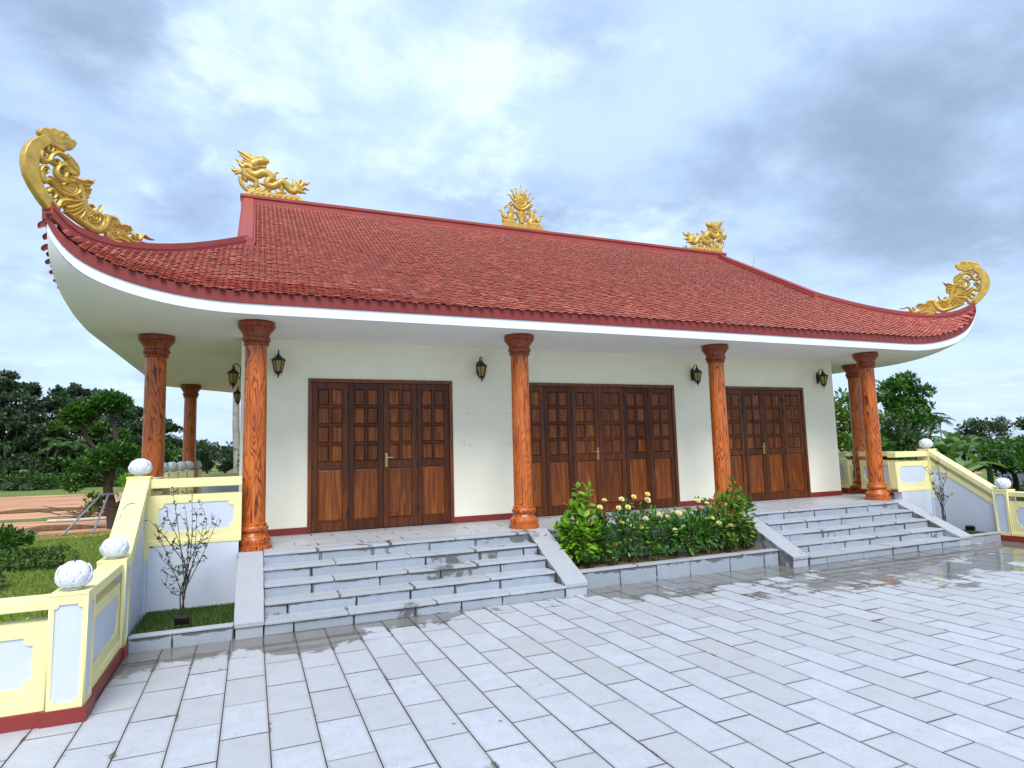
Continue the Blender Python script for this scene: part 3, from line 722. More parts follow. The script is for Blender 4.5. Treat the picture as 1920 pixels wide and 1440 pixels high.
# --- ridges
def beam(path, w_, h_top, h_bot, mat, name, moulding=True):
    """red plastered ridge following 3D points"""
    for (ww, t0, t1, nm) in (((w_, h_bot, h_top * .42, name), (w_ * 1.14, h_top * .42, h_top * .54, name + '_lip'), (w_ * .80, h_top * .54, h_top, name + '_cap')) if moulding else ((w_, h_bot, h_top, name),)):
        mb = MB(); vs = []; n = len(path)
        for i, p in enumerate(path):
            p = Vector(p); t_ = Vector(path[min(i + 1, n - 1)]) - Vector(path[max(i - 1, 0)]); sx = Vector((t_.y, -t_.x, 0)).normalized() * (ww / 2)
            vs += [p - sx + Vector((0, 0, t0)), p + sx + Vector((0, 0, t0)), p + sx + Vector((0, 0, t1)), p - sx + Vector((0, 0, t1))]
        fs = []
        for i in range(n - 1):
            for k in range(4): fs.append((i * 4 + k, (i + 1) * 4 + k, (i + 1) * 4 + (k + 1) % 4, i * 4 + (k + 1) % 4))
        fs += [(3, 2, 1, 0), tuple((n - 1) * 4 + k for k in range(4))]
        mb.add(vs, fs).obj(nm, mat, temple)
RZ = Z0 + FSLOPE * RB
MB().box(.0, 2 * CX, CY - .13, CY + .13, RZ - .12, RZ + .08).obj('main_ridge', 'redtrim', temple)
MB().box(-.02, 2 * CX + .02, CY - .16, CY + .16, RZ + .08, RZ + .155, .012).obj('main_ridge_cap', 'redtrim', temple)
hx0 = EX0 + HIPA
for mx in (0, 1):
    for my in (0, 1):
        f = lambda P: (miry if my else (lambda q_: np.array(q_, float)))((mirx if mx else (lambda q_: np.array(q_, float)))(P))
        ts = np.linspace(0, 1, 26)
        hp = []
        for t in ts:
            a = HIPA * (1 - t) ; b = HIPB * (1 - t)
            zf = float(front(EX0 + a, b)[2]); zs = float(side(a, EY + b)[2])
            s_ = float(sfun(a + b)) ** 4
            hp.append((EX0 + a - .05 * s_, EY + b - .12 * s_, min(zf, zs) - .01))
        beam([tuple(p) for p in f(np.array(hp))], .17, .155, -.05, 'redtrim', 'hip_ridge')
        dp = [(hx0 + .01, y, Z0 + FSLOPE * (y - EY) - .01) for y in np.linspace(EY + HIPB - .12, CY - .1, 12)]
        beam([tuple(p) for p in f(np.array(dp))], .25, .17, -.06, 'redtrim', 'sloping_ridge')
# thin rod on the right sloping ridge
MB().tube([(13.3, 3.7, 6.2), (13.40, 3.7, 6.5)], .008, 6).obj('rod', 'steel', temple)

# ================================================================== STAIRS
SE, ST, RH = -.52, .29, .15
def stairs(x0, x1, r0, r1, label, widths, seed):
    rg = random.Random(seed)
    t = thing('granite_stairs', label, 'stairs', ((x0 + x1) / 2, SE - 2 * ST, G))
    MB().box(x0 + .03, x1 - .03, SE - 3.9 * ST, SE + .14, G - .05, G + .10).obj('step_core', 'joint', t)
    for k in range(1, 5): MB().box(x0 + .02, x1 - .02, SE - k * ST + .06, SE + .05, G + .02, -RH * k - .04).obj('step_core', 'joint', t)
    def cuts(off):
        xs = [x0]; x = x0 + off
        while x < x1 - .12: xs.append(x); x += widths * rg.uniform(.9, 1.1)
        return xs + [x1]
    for k in range(5):
        z = -RH * k; y0 = SE - k * ST
        depth = ST + .03 if k else .33
        c = cuts(widths * rg.uniform(.6, 1.0))
        for a, b in zip(c, c[1:]):
            j = rg.uniform(-.002, .002)
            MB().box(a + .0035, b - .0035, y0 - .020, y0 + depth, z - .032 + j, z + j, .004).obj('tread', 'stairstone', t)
        wsave = widths; widths_r = widths * .74; c = [x0]; x = x0 + widths_r * rg.uniform(.3, 1.0)
        while x < x1 - .12: c.append(x); x += widths_r * rg.uniform(.75, 1.2)
        c.append(x1)
        for a, b in zip(c, c[1:]):
            j = rg.uniform(-.004, .004)
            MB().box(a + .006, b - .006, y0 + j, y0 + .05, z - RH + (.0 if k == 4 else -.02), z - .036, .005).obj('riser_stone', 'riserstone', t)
    for (a, b) in ((r0, x0 - .002), (x1 + .002, r1)):
        yb, zb, yt, zt = SE - 4 * ST + .01, G + .165, SE + .12, 0.006
        pts = [(yb, G - .03), (yb, zb - .035), (yt, zt - .035), (yt, G - .03)]
        MB().prism(pts, a + .008, b - .008, 'x').obj('cheek_wall', 'stairstone', t)
        pts = [(yb - .02, zb - .042), (yb - .02, zb), (yt, zt + .012), (yt, zt - .028)]
        MB().prism(pts, a - .006, b + .004, 'x').obj('cheek_cap', 'stairstone', t)
    return t
stairs(.465, 4.283, .16, 4.635, 'left grey granite stairs of five steps before the first door', .98, 3)
stairs(8.77, 12.60, 8.42, 12.95, 'right grey granite stairs of five steps before the third door', 1.0, 5)

# ================================================================== PLANTER AND PLOTS
def kerb_run(name, label, x0, x1, yf, ztop, wd, cap, seed, cat='kerb'):
    rg = random.Random(seed); t = thing(name, label, cat, ((x0 + x1) / 2, yf, G))
    x = x0
    while x < x1 - .05:
        l = min(rg.uniform(.62, .8) if x1 - x0 > 2 else rg.uniform(.34, .5), x1 - x)
        if x1 - (x + l) < .12: l = x1 - x
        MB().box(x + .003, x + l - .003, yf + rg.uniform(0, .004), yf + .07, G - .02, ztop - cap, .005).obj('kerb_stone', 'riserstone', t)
        x += l
    x = x0
    while x < x1 - .05:
        l = min(1.0, x1 - x)
        if x1 - (x + l) < .2: l = x1 - x
        MB().box(x + .002, x + l - .002, yf - .012, yf + wd, ztop - cap + .003, ztop, .004).obj('cap_stone', 'stairstone', t); x += l
    return t
kerb_run('planter_kerb', 'low granite kerb of the flower bed between the two stairs', 4.64, 8.415, -1.385, G + .255, .13, .03, 9)
kerb_run('plot_kerb', 'low granite kerb of the small grass plot left of the stairs', -.862, .155, -1.665, G + .165, .10, .03, 11)
kerb_run('plot_kerb', 'low granite kerb of the small grass plot right of the stairs', 12.96, 13.86, -1.665, G + .165, .10, .03, 12)
def lumpy(x0, x1, y0, y1, z, nx, ny, amp, mat, name):
    V = []
    for j in range(ny):
        for i in range(nx):
            e = 0 if i in (0, nx - 1) or j in (0, ny - 1) else random.uniform(-amp, amp)
            V.append((x0 + (x1 - x0) * i / (nx - 1), y0 + (y1 - y0) * j / (ny - 1), z + e))
    F = [(j * nx + i, j * nx + i + 1, (j + 1) * nx + i + 1, (j + 1) * nx + i) for j in range(ny - 1) for i in range(nx - 1)]
    return link(mesh_np(np.array(V), F, mat, smooth=60), name)
tag(lumpy(4.645, 8.41, -1.31, -.502, G + .215, 60, 14, .022, 'soil', 'planter_soil'), 'brown soil of the flower bed between the stairs', kind='structure')
tag(lumpy(-.86, .158, -1.59, -.365, G + .10, 14, 14, .01, 'soil', 'plot_soil'), 'soil under the small grass plot on the left', kind='structure')
tag(lumpy(12.955, 13.86, -1.59, -.365, G + .10, 14, 14, .01, 'soil', 'plot_soil'), 'soil under the small grass plot on the right', kind='structure')
# granite facing of the platform behind the flower bed
t = thing('planter_back_wall', 'grey granite facing stones behind the flower bed under the floor edge', 'wall', (6.5, -.51, G))
x = 4.64
while x < 8.41:
    l = min(.75, 8.415 - x); MB().box(x + .003, x + l - .003, -.515, -.497, G + .1, -.036, .003).obj('facing_stone', 'stairstone', t)
    MB().box(x + .002, x + l - .002, -.54, -.2, -.032, 0.0, .004).obj('edge_slab', 'stairstone', t); x += l
def grass(x0, x1, y0, y1, z, n, h, mat, name, label, keep=None):
    P = np.stack([RNG.uniform(x0, x1, n), RNG.uniform(y0, y1, n), np.full(n, z)], 1)
    if keep is not None: P = P[keep(P)]
    n = len(P)
    hh = h * RNG.uniform(.5, 1.3, n)[:, None]; a = RNG.uniform(0, 6.28, n); w_ = np.stack([np.cos(a), np.sin(a), np.zeros(n)], 1) * (h * .16)
    tipv = np.concatenate([RNG.normal(0, .45, (n, 2)), np.ones((n, 1))], 1) * hh
    V = np.stack([P - w_, P + w_, P + tipv], 1).reshape(-1, 3); F = np.arange(n * 3).reshape(-1, 3)
    return tag(link(mesh_np(V, F, mat, RNG.random(n)), name), label, kind='stuff')
grass(-.855, .15, -1.58, -.37, G + .10, 16000, .045, 'blade_dark', 'grass', 'short dark grass in the plot left of the stairs')
grass(12.96, 13.855, -1.58, -.37, G + .10, 9000, .045, 'blade_dark', 'grass', 'short dark grass in the plot right of the stairs')
grass(-9, -1.15, -3.2, 12.2, G - .03, 70000, .055, 'blade', 'grass', 'mown lawn grass left of the white and yellow balustrade')

# ================================================================== BALUSTRADES
def lotus_mesh():
    mb = MB(); r = .118
    mb.lathe([(.055, 0), (.075, .012), (.062, .03), (.085, .05), (.104, .10), (.10, .15), (.078, .19), (.045, .21), (0.001, .218)], (0, 0, 0), 16)
    for row, (lat0, lat1, ph, rr_) in enumerate([(-46, 10, 0, 1.02), (-24, 46, .5, .99), (6, 80, 0, .93)]):
        for k in range(8):
            c = 2 * math.pi * (k + ph) / 8; vs = []
            prof_w = (.30, .40, .43, .37, .20, .01); prof_r = (.97, 1.03, 1.06, 1.07, 1.075, 1.07)
            for i in range(6):
                t_ = i / 5; la = R(lat0 + (lat1 - lat0) * t_)
                for j in (-1, -.55, 0, .55, 1):
                    lo = c + j * prof_w[i] / max(.42, math.cos(la)) * .9; q = r * rr_ * (prof_r[i] + (.05 if j == 0 else .035 if abs(j) < 1 else -.02))
                    vs.append((q * math.cos(la) * math.cos(lo), q * math.cos(la) * math.sin(lo), .114 + q * .96 * math.sin(la)))
            fs = []
            for i in range(5):
                for j in range(4): fs.append((i * 5 + j, i * 5 + j + 1, (i + 1) * 5 + j + 1, (i + 1) * 5 + j))
            mb.add(vs, fs)
    return mb.mesh('lotuspaint', 14)
LOTUS = lotus_mesh(); PW = .26
def notched(w_, h_, c):
    a, b = w_ / 2, h_ / 2; o = []
    for (sx, sy) in ((1, 1), (-1, 1), (-1, -1), (1, -1)):
        arc = []
        for k in range(5):
            t_ = k / 4 * math.pi / 2; arc.append((sx * (a - c * math.cos(t_)), sy * (b - c * math.sin(t_))))
        # step in, then the hollow curve
        seq = [(sx * a, sy * (b - c))] + [(sx * (a - c + c * .72 * (1 - math.sin(q * math.pi / 8)) ), sy * (b - c + c * .72 * (1 - math.cos(q * math.pi / 8)))) for q in range(0, 5)] + [(sx * (a - c), sy * b)]
        if sx * sy < 0: seq = list(reversed(seq))
        o += seq
    return o
def frame_mesh(w_, h_, iw, ih, th, cx=0, cz=0, c=.045):
    outer = [(-w_ / 2, -h_ / 2), (w_ / 2, -h_ / 2), (w_ / 2, h_ / 2), (-w_ / 2, h_ / 2)]
    inner = [(x + cx, y + cz) for x, y in notched(iw, ih, c)]
    return fill2d([outer, inner], 'yellow', th)
RX90 = Matrix.Rotation(R(90), 4, 'X')
def place(me, name, parent, c, rotz=0):
    me = me.copy(); me.transform(Matrix.Translation(c) @ Matrix.Rotation(rotz, 4, 'Z') @ RX90); me.name = name
    return link(me, name, parent)
def post(t, x, y, z0, z1, framed=True):      # x, y centre
    h = PW / 2
    if framed:
        p = MB().box(x - h + .012, x + h - .012, y - h + .012, y + h - .012, z0, z1 - .02).obj('post', 'white', t)
        hh = z1 - .02 - z0; fm = frame_mesh(PW, hh, PW - .075, hh - .115, .006, 0, -.012, .028)
        for k in range(4):
            a = k * math.pi / 2; place(fm, 'post_frame', p, (x + math.sin(a) * (h - .0061), y - math.cos(a) * (h - .0061), (z0 + z1 - .02) / 2), a)
    else:
        p = MB().box(x - h, x + h, y - h, y + h, z0, z1 - .02, .004).obj('post', 'yellow', t)
    MB().box(x - h - .004, x + h + .004, y - h - .004, y + h + .004, z1 - .024, z1, .004).obj('post_cap', 'yellow', p)
    o = link(LOTUS, 'lotus_finial', p); o.matrix_basis = Matrix.Translation((x, y, z1 - .002)) @ Matrix.Rotation(random.uniform(0, .7), 4, 'Z')
    return p
def panel(t, p0, p1, zb, zt, rail0, rail1, plinth=None, white_to=None):
    """straight balustrade bay between two plan points: framed panel, open gap, hand rail"""
    a = Vector((*p0, 0)); b = Vector((*p1, 0)); d = b - a; l = d.length; ang = math.atan2(d.y, d.x); c = (a + b) / 2
    def bx(w_, y0, y1, z0, z1, name, mat, ch=0.0):
        mb = MB().box(-w_ / 2, w_ / 2, y0, y1, z0, z1, ch)
        me = mb.mesh(mat); me.transform(Matrix.Translation((c.x, c.y, 0)) @ Matrix.Rotation(ang, 4, 'Z')); me.name = name
        return link(me, name, t)
    th = .085
    wp = bx(l, -th + .015, th - .015, zb, zt, 'panel', 'yellow')
    hh = zt - zb; ih = hh * .56; iw = (l - .20 if l > .6 else l * .72) + .02; zc = (zb + zt) / 2 + hh * .055
    for sg in (-1, 1): bx(iw, sg * (th - .012) - .0035, sg * (th - .012) + .0005, zc - ih / 2 - .01, zc + ih / 2 + .01, 'inset', 'white')
    fm = frame_mesh(l, hh, l - .20 if l > .6 else l * .72, ih, .007, 0, hh * .055, .06)
    for s_ in (0, 1):
        off = Matrix.Rotation(ang, 4, 'Z') @ Vector((0, (-1 if s_ == 0 else 1) * (th - .0071), 0))
        place(fm, 'panel_frame', wp, (c.x + off.x, c.y + off.y, (zb + zt) / 2), ang + (math.pi if s_ else 0))
    bx(l, -th - .014, th + .014, zb + .045, zb + .07, 'moulding', 'yellow', .005)
    bx(l, -th - .022, th + .022, zb - .001, zb + .045, 'moulding', 'yellow', .005)
    bx(l, -.10, .10, rail0, rail1, 'hand_rail', 'yellow', .006)
    if plinth is not None: bx(l, -.128, .128, plinth, zb - .001, 'plinth', 'red')
    if white_to is not None: bx(l, -.10, .10, white_to, zb - .002, 'lower_wall', 'white')
def flight(t, x, y0, y1, z0, z1):
    """sloping stair parapet in the plane x from the high end (y0, z0) to the low end (y1, z1); z = top of hand rail"""
    h = .10
    MB().prism([(y0, z0 - .10), (y0, z0), (y1, z1), (y1, z1 - .10)], x - .125, x + .125, 'x').obj('hand_rail', 'yellow', t)
    MB().prism([(y0, z0 - .205 - .11), (y0, z0 - .205), (y1, z1 - .205), (y1, z1 - .205 - .11)], x - .097, x + .097, 'x').obj('sloping_band', 'yellow', t)
    MB().prism([(y0, G - .05), (y0, z0 - .316), (y1, z1 - .316), (y1, G - .05)], x - .085, x + .085, 'x').obj('lower_wall', 'white', t)
for side_, X in (('left', -1.0), ('right', 14.0)):
    m_ = 1 if side_ == 'left' else -1
    y2, y1_, y0_ = -.27, -1.72, -3.35
    t = thing('stair_balustrade', f'yellow and white balustrade stepping down beside the {side_} grass plot with lotus topped posts', 'balustrade', (X, -1.9, G))
    post(t, X, y2, .0, 1.05, False); post(t, X, y1_, G + .11, .238); 
    MB().box(X - .128, X + .128, y2 - .128, y2 + .128, G - .05, -.001).obj('lower_wall', 'white', t)
    MB().box(X - .15, X + .15, y1_ - .15, y1_ + .15, G - .02, G + .11).obj('plinth', 'red', t)
    flight(t, X, y2 - PW / 2 - .001, y1_ + PW / 2 + .001, 1.0, .235)
    panel(t, (X, y1_ - PW / 2), (X, y0_ + PW / 2), G + .11, .02, .11, .20, G - .02)
    post(t, X, y0_, G + .11, .232)
    MB().box(X - .15, X + .15, y0_ - .15, y0_ + .15, G - .02, G + .11).obj('plinth', 'red', t)
    if side_ == 'left':
        t = thing('court_balustrade', 'low yellow balustrade on a red plinth running out of the picture at left', 'balustrade', (-2.5, y0_, G))
        panel(t, (X - PW / 2, y0_), (X - PW / 2 - 1.65, y0_), G + .11, .02, .11, .20, G - .02)
        post(t, X - PW - 1.65, y0_, G + .11, .232)
        panel(t, (X - PW * 1.5 - 1.65, y0_), (X - PW * 1.5 - 3.3, y0_), G + .11, .02, .11, .20, G - .02)
    else:
        t = thing('court_balustrade', 'low yellow balustrade beyond the right stairs at the picture edge', 'balustrade', (15.2, y0_, G))
        panel(t, (X + PW / 2, y0_), (X + PW / 2 + 1.65, y0_), G + .11, .02, .11, .20, G - .02)
    # front bay of the gallery, from the upper post towards the corner column
    t = thing('gallery_balustrade', f'yellow gallery balustrade bay between the upper post and the {side_} front corner column', 'balustrade', (X, y2, 0))
    panel(t, (X + m_ * PW / 2, y2) if m_ > 0 else (12.86, y2), (.195, y2) if m_ > 0 else (X - PW / 2, y2), .17, .80, .89, 1.005)
    xa, xb = (X + PW / 2, .165) if m_ > 0 else (12.955, X - PW / 2)
    MB().box(xa, xb, y2 - .10, y2 + .085, G - .05, .168).obj('lower_wall', 'white', t)
# side galleries
t = thing('side_balustrade', 'yellow balustrade along the left gallery with a row of lotus posts behind the columns', 'balustrade', (-1.0, 3, 0))
panel(t, (-1.0, -.14), (-1.0, 1.25), .11, .80, .89, 1.0, 0.0)
panel(t, (-1.0, 1.65), (-1.3, 5.0), .11, .72, .80, .90, 0.0)
for (x, y) in ((-1.39, 5.2), (-1.30, 6.1), (-1.20, 7.0), (-1.13, 7.9), (-1.02, 8.75)): post(t, x, y, 0, .985, False)
MB().box(-1.15, .1, 9.7, 9.86, .70, .84, .006).obj('hand_rail', 'yellow', t); MB().box(-1.15, .1, 9.72, 9.84, 0, .6).obj('panel', 'white', t)
t = thing('side_balustrade', 'yellow and white balustrade along the right gallery behind the corner columns', 'balustrade', (14.0, 4, 0))
panel(t, (14.0, -.14), (14.0, 1.33), .11, .80, .89, 1.0, 0.0); panel(t, (14.0, 1.67), (14.0, 4.6), .11, .80, .89, 1.0, 0.0); panel(t, (14.0, 4.7), (14.0, 8.4), .11, .80, .89, 1.0, 0.0)
# bent wire on the left sloping rail
tag(MB().tube(crom([(-1.06, -1.15, .60), (-1.05, -1.12, .68), (-1.0, -1.05, .75), (-.93, -1.02, .76)], 4), .006, 6).obj('bent_wire', 'steel'), 'thin bent wire sticking up from the left sloping rail', 'wire')

# ================================================================== COLUMNS
def column_meshes():
    b = MB().lathe([(.245, 0), (.247, .055), (.222, .062), (.224, .085), (.232, .11), (.226, .145), (.195, .175), (.172, .205), (.166, .225), (.178, .238), (.196, .262), (.198, .29), (.186, .312), (.174, .322), (.176, .345), (.157, .362)], seg=32, wob=.008)
    H_ = HS + .01
    c = MB().lathe([(.147, H_ - .345), (.17, H_ - .335), (.172, H_ - .31), (.16, H_ - .30), (.176, H_ - .285), (.192, H_ - .262), (.192, H_ - .238), (.178, H_ - .222), (.176, H_ - .20), (.19, H_ - .165), (.218, H_ - .125), (.24, H_ - .10), (.236, H_ - .088), (.252, H_ - .08), (.254, H_ - .028), (.246, H_ - .022), (.246, H_)], seg=32, wob=.006)
    s_ = MB().lathe([(.157, .355 + (H_ - .69) * i / 10) if False else (.157 - .011 * i / 10, .355 + (H_ - .345 - .355) * i / 10) for i in range(11)], seg=32, wob=.004)
    return b.mesh('colwood', 35), s_.mesh('colwood', 35), c.mesh('capwood', 35)
CB, CSH, CCP = column_meshes()
for (x, y, lab) in [(.343, 0, 'wood grained column at the left end of the front row, on the stair cheek'), (4.426, 0, 'wood grained column beside the flower bed at the top of the left stairs'),
                    (8.558, 0, 'wood grained column rising behind the flower bushes, left of the third door'), (12.697, 0, 'wood grained column at the right end of the front row, by the right stairs'),
                    (-1.083, 1.45, 'wood grained column standing in the left gallery rail behind the lotus post'), (-1.173, 8.546, 'far left wood grained column at the back of the left gallery'),
                    (14.25, 1.55, 'dark wood grained column right behind the right corner column'), (14.22, 8.5, 'far right wood grained column almost hidden at the back of the right gallery')]:
    t = thing('column', lab, 'column', (x, y, 0), 'wood grained columns around the temple')
    for me, nm in ((CB, 'column_base'), (CSH, 'shaft'), (CCP, 'capital')):
        o = link(me, nm); o.parent = t; o.rotation_euler.z = 0

# ================================================================== LANTERNS
def lantern_parts():
    # built facing -Y, wall at y = 0, hanging point in front
    d = {}
    d['wall_plate'] = MB().prism([(-.045, -.10), (-.03, -.15), (0, -.17), (.03, -.15), (.045, -.10), (.045, .04), (.03, .09), (0, .11), (-.03, .09), (-.045, .04)], -.012, 0.0, 'y').mesh('black')
    mb = MB(); mb.tube(crom([(0, -.01, -.06), (0, -.03, -.02), (0, -.035, .06), (0, -.06, .14), (0, -.12, .175), (0, -.17, .14), (0, -.165, .10), (0, -.135, .10), (0, -.135, .125)], 5), .009, 6)
    mb.tube(crom([(0, -.01, -.09), (0, -.045, -.11), (0, -.06, -.07), (0, -.035, -.055)], 5), .007, 6); d['arm'] = mb.mesh('black', 50)
    cy = -.16
    mb = MB(); mb.lathe([(.112, -.005), (.115, .004), (.085, .03), (.06, .05), (.045, .056), (.04, .075), (.02, .09), (.012, .12), (.004, .14)], (0, cy, .0), 6); d['cap'] = mb.mesh('black')
    mb = MB(); n = 6
    for k in range(n):
        a0, a1 = 2 * math.pi * k / n, 2 * math.pi * (k + 1) / n
        mb.tube([(.094 * math.cos(a0), cy + .094 * math.sin(a0), -.005), (.056 * math.cos(a0), cy + .056 * math.sin(a0), -.19)], .0075, 5)
    mb.lathe([(.062, -.205), (.064, -.185), (.05, -.18)], (0, cy, 0), 6); mb.lathe([(.098, -.012), (.098, .0), (.08, .0)], (0, cy, 0), 6); d['frame'] = mb.mesh('black')
    mb = MB(); mb.lathe([(.05, -.185), (.086, -.008)], (0, cy, 0), 6); d['glass'] = mb.mesh('amber')
    mb = MB(); mb.lathe([(.004, -.285), (.014, -.275), (.014, -.262), (.008, -.255), (.02, -.24), (.03, -.22), (.05, -.203)], (0, cy, 0), 10)
    for k in range(3):
        a = 2 * math.pi * k / 3 + .5; mb.tube([(.058 * math.cos(a), cy + .058 * math.sin(a), -.2), (.062 * math.cos(a), cy + .062 * math.sin(a), -.235), (.03 * math.cos(a), cy + .03 * math.sin(a), -.245)], .004, 5)
    d['drop'] = mb.mesh('black', 40)
    return d
LP = lantern_parts()
for (x, y, z, rz, lab) in [(.679, YW, 2.80, 0, 'black wall lantern left of the first door beside the front column'), (4.157, YW, 2.80, 0, 'black wall lantern between the first and middle doors'),
                           (9.029, YW, 2.80, 0, 'black wall lantern between the middle and third doors'), (12.70, YW, 2.80, 0, 'black wall lantern right of the third door near the corner'),
                           (WX0, 2.95, 2.80, -90, 'nearer black lantern on the left side wall, seen in profile'), (WX0, 6.91, 2.80, -90, 'farther black lantern on the left side wall, seen in profile')]:
    t = thing('wall_lantern', lab, 'lantern', (x, y, z), 'black lanterns on the temple walls'); t.rotation_euler.z = R(rz)
    for k, me in LP.items(): o = link(me, k); o.parent = t

# ================================================================== GILDED ROOF ORNAMENTS
def sculpt(parent, groups, fmap, nrm, scale, thick, rs=None):
    """groups: part name -> strokes; a stroke is (points, r0, r1) in tracing units"""
    work = []
    for nm, strokes in groups.items():
        nm = nm.split('#')[0]; work += [(nm[:-1], [q]) for q in strokes] if nm.endswith('*') else [(nm, strokes)]
    for nm, strokes in work:
        mb = MB(); kk = (rs or {}).get(nm, 1.0)
        for i, (pts, r0, r1) in enumerate(strokes):
            r0 *= kk; r1 *= max(kk, .8)
            k = 5 if len(pts) > 2 else 3
            sm = crom([(p[0], p[1], 0) for p in pts], k); n = len(sm)
            rad = [(r0 + (r1 - r0) * (j / (n - 1)) ** 1.2) * scale for j in range(n)]
            P3 = [Vector(fmap(p.x, p.y)) + Vector(nrm) * ((i % 5 - 2) * .004) for p in sm]
            mb.tube(P3, rad, 8, [max(.012, min(thick, r_ * 1.05)) if rs is None else max(.016, min(thick, .034 + r_ * .55)) for r_ in rad], nrm)
        mb.obj(nm, 'gold', parent, 60)
def spiral(cx, cy, r, turns=1.6, a0=0.0, cw=1):
    n = int(turns * 12); return [(cx + r * (1 - .85 * i / n) * math.cos(a0 + cw * 2 * math.pi * turns * i / n), cy + r * (1 - .85 * i / n) * math.sin(a0 + cw * 2 * math.pi * turns * i / n)) for i in range(n + 1)]
def arcs(cx, cy, r, a0, a1, n=7): return [(cx + r * math.cos(R(a0 + (a1 - a0) * i / (n - 1))), cy + r * math.sin(R(a0 + (a1 - a0) * i / (n - 1)))) for i in range(n)]
def sp(cx, cy, r, turns=1.5, a0=0.0, cw=1, k=.30): return (spiral(cx, cy, r * .80, turns, a0, cw), r * k, r * .16)
HM = [1.0609, 0.05843, -0.46339, -0.20395, -1.08368, 5.19145, -0.14009, 0.00864]
def hm(u, v):
    u, v = u / 1000, v / 1000; w_ = HM[6] * u + HM[7] * v + 1
    return (HM[0] * u + HM[1] * v + HM[2]) / w_, (HM[3] * u + HM[4] * v + HM[5]) / w_
BLADE = [(505, 948), (430, 935), (362, 930), (290, 840), (200, 700), (142, 580), (116, 460), (116, 370), (140, 290), (190, 225), (250, 190), (330, 165), (400, 212), (412, 262), (360, 292), (312, 325), (282, 400), (274, 480), (280, 570), (302, 650), (340, 730), (390, 800), (432, 850)]
HEAD = [(285, 112), (330, 88), (380, 102), (430, 92), (475, 120), (530, 125), (580, 160), (605, 205), (650, 225), (670, 260), (650, 298), (618, 328), (560, 325), (545, 350), (500, 320), (450, 292), (400, 272), (370, 228), (330, 192), (290, 162), (277, 136)]
FACE2 = [(560, 370), (610, 388), (650, 430), (690, 480), (708, 560), (692, 602), (650, 585), (590, 562), (545, 505), (528, 450), (558, 442), (578, 420)]
BACK = [(560, 650), (640, 590), (700, 620), (790, 645), (825, 690), (815, 740), (800, 800), (770, 830), (795, 900), (845, 925), (850, 970), (900, 985), (960, 1005), (1000, 995), (1060, 1015), (1105, 1070), (1185, 1115), (1235, 1150), (1240, 1195), (1200, 1215), (1290, 1290), (1380, 1300), (1420, 1335), (1300, 1352), (1100, 1300), (1005, 1245), (985, 1185), (940, 1195), (880, 1190), (760, 1115), (640, 1035), (560, 965), (555, 920), (600, 890), (525, 880), (540, 830), (560, 790), (505, 725), (520, 680)]
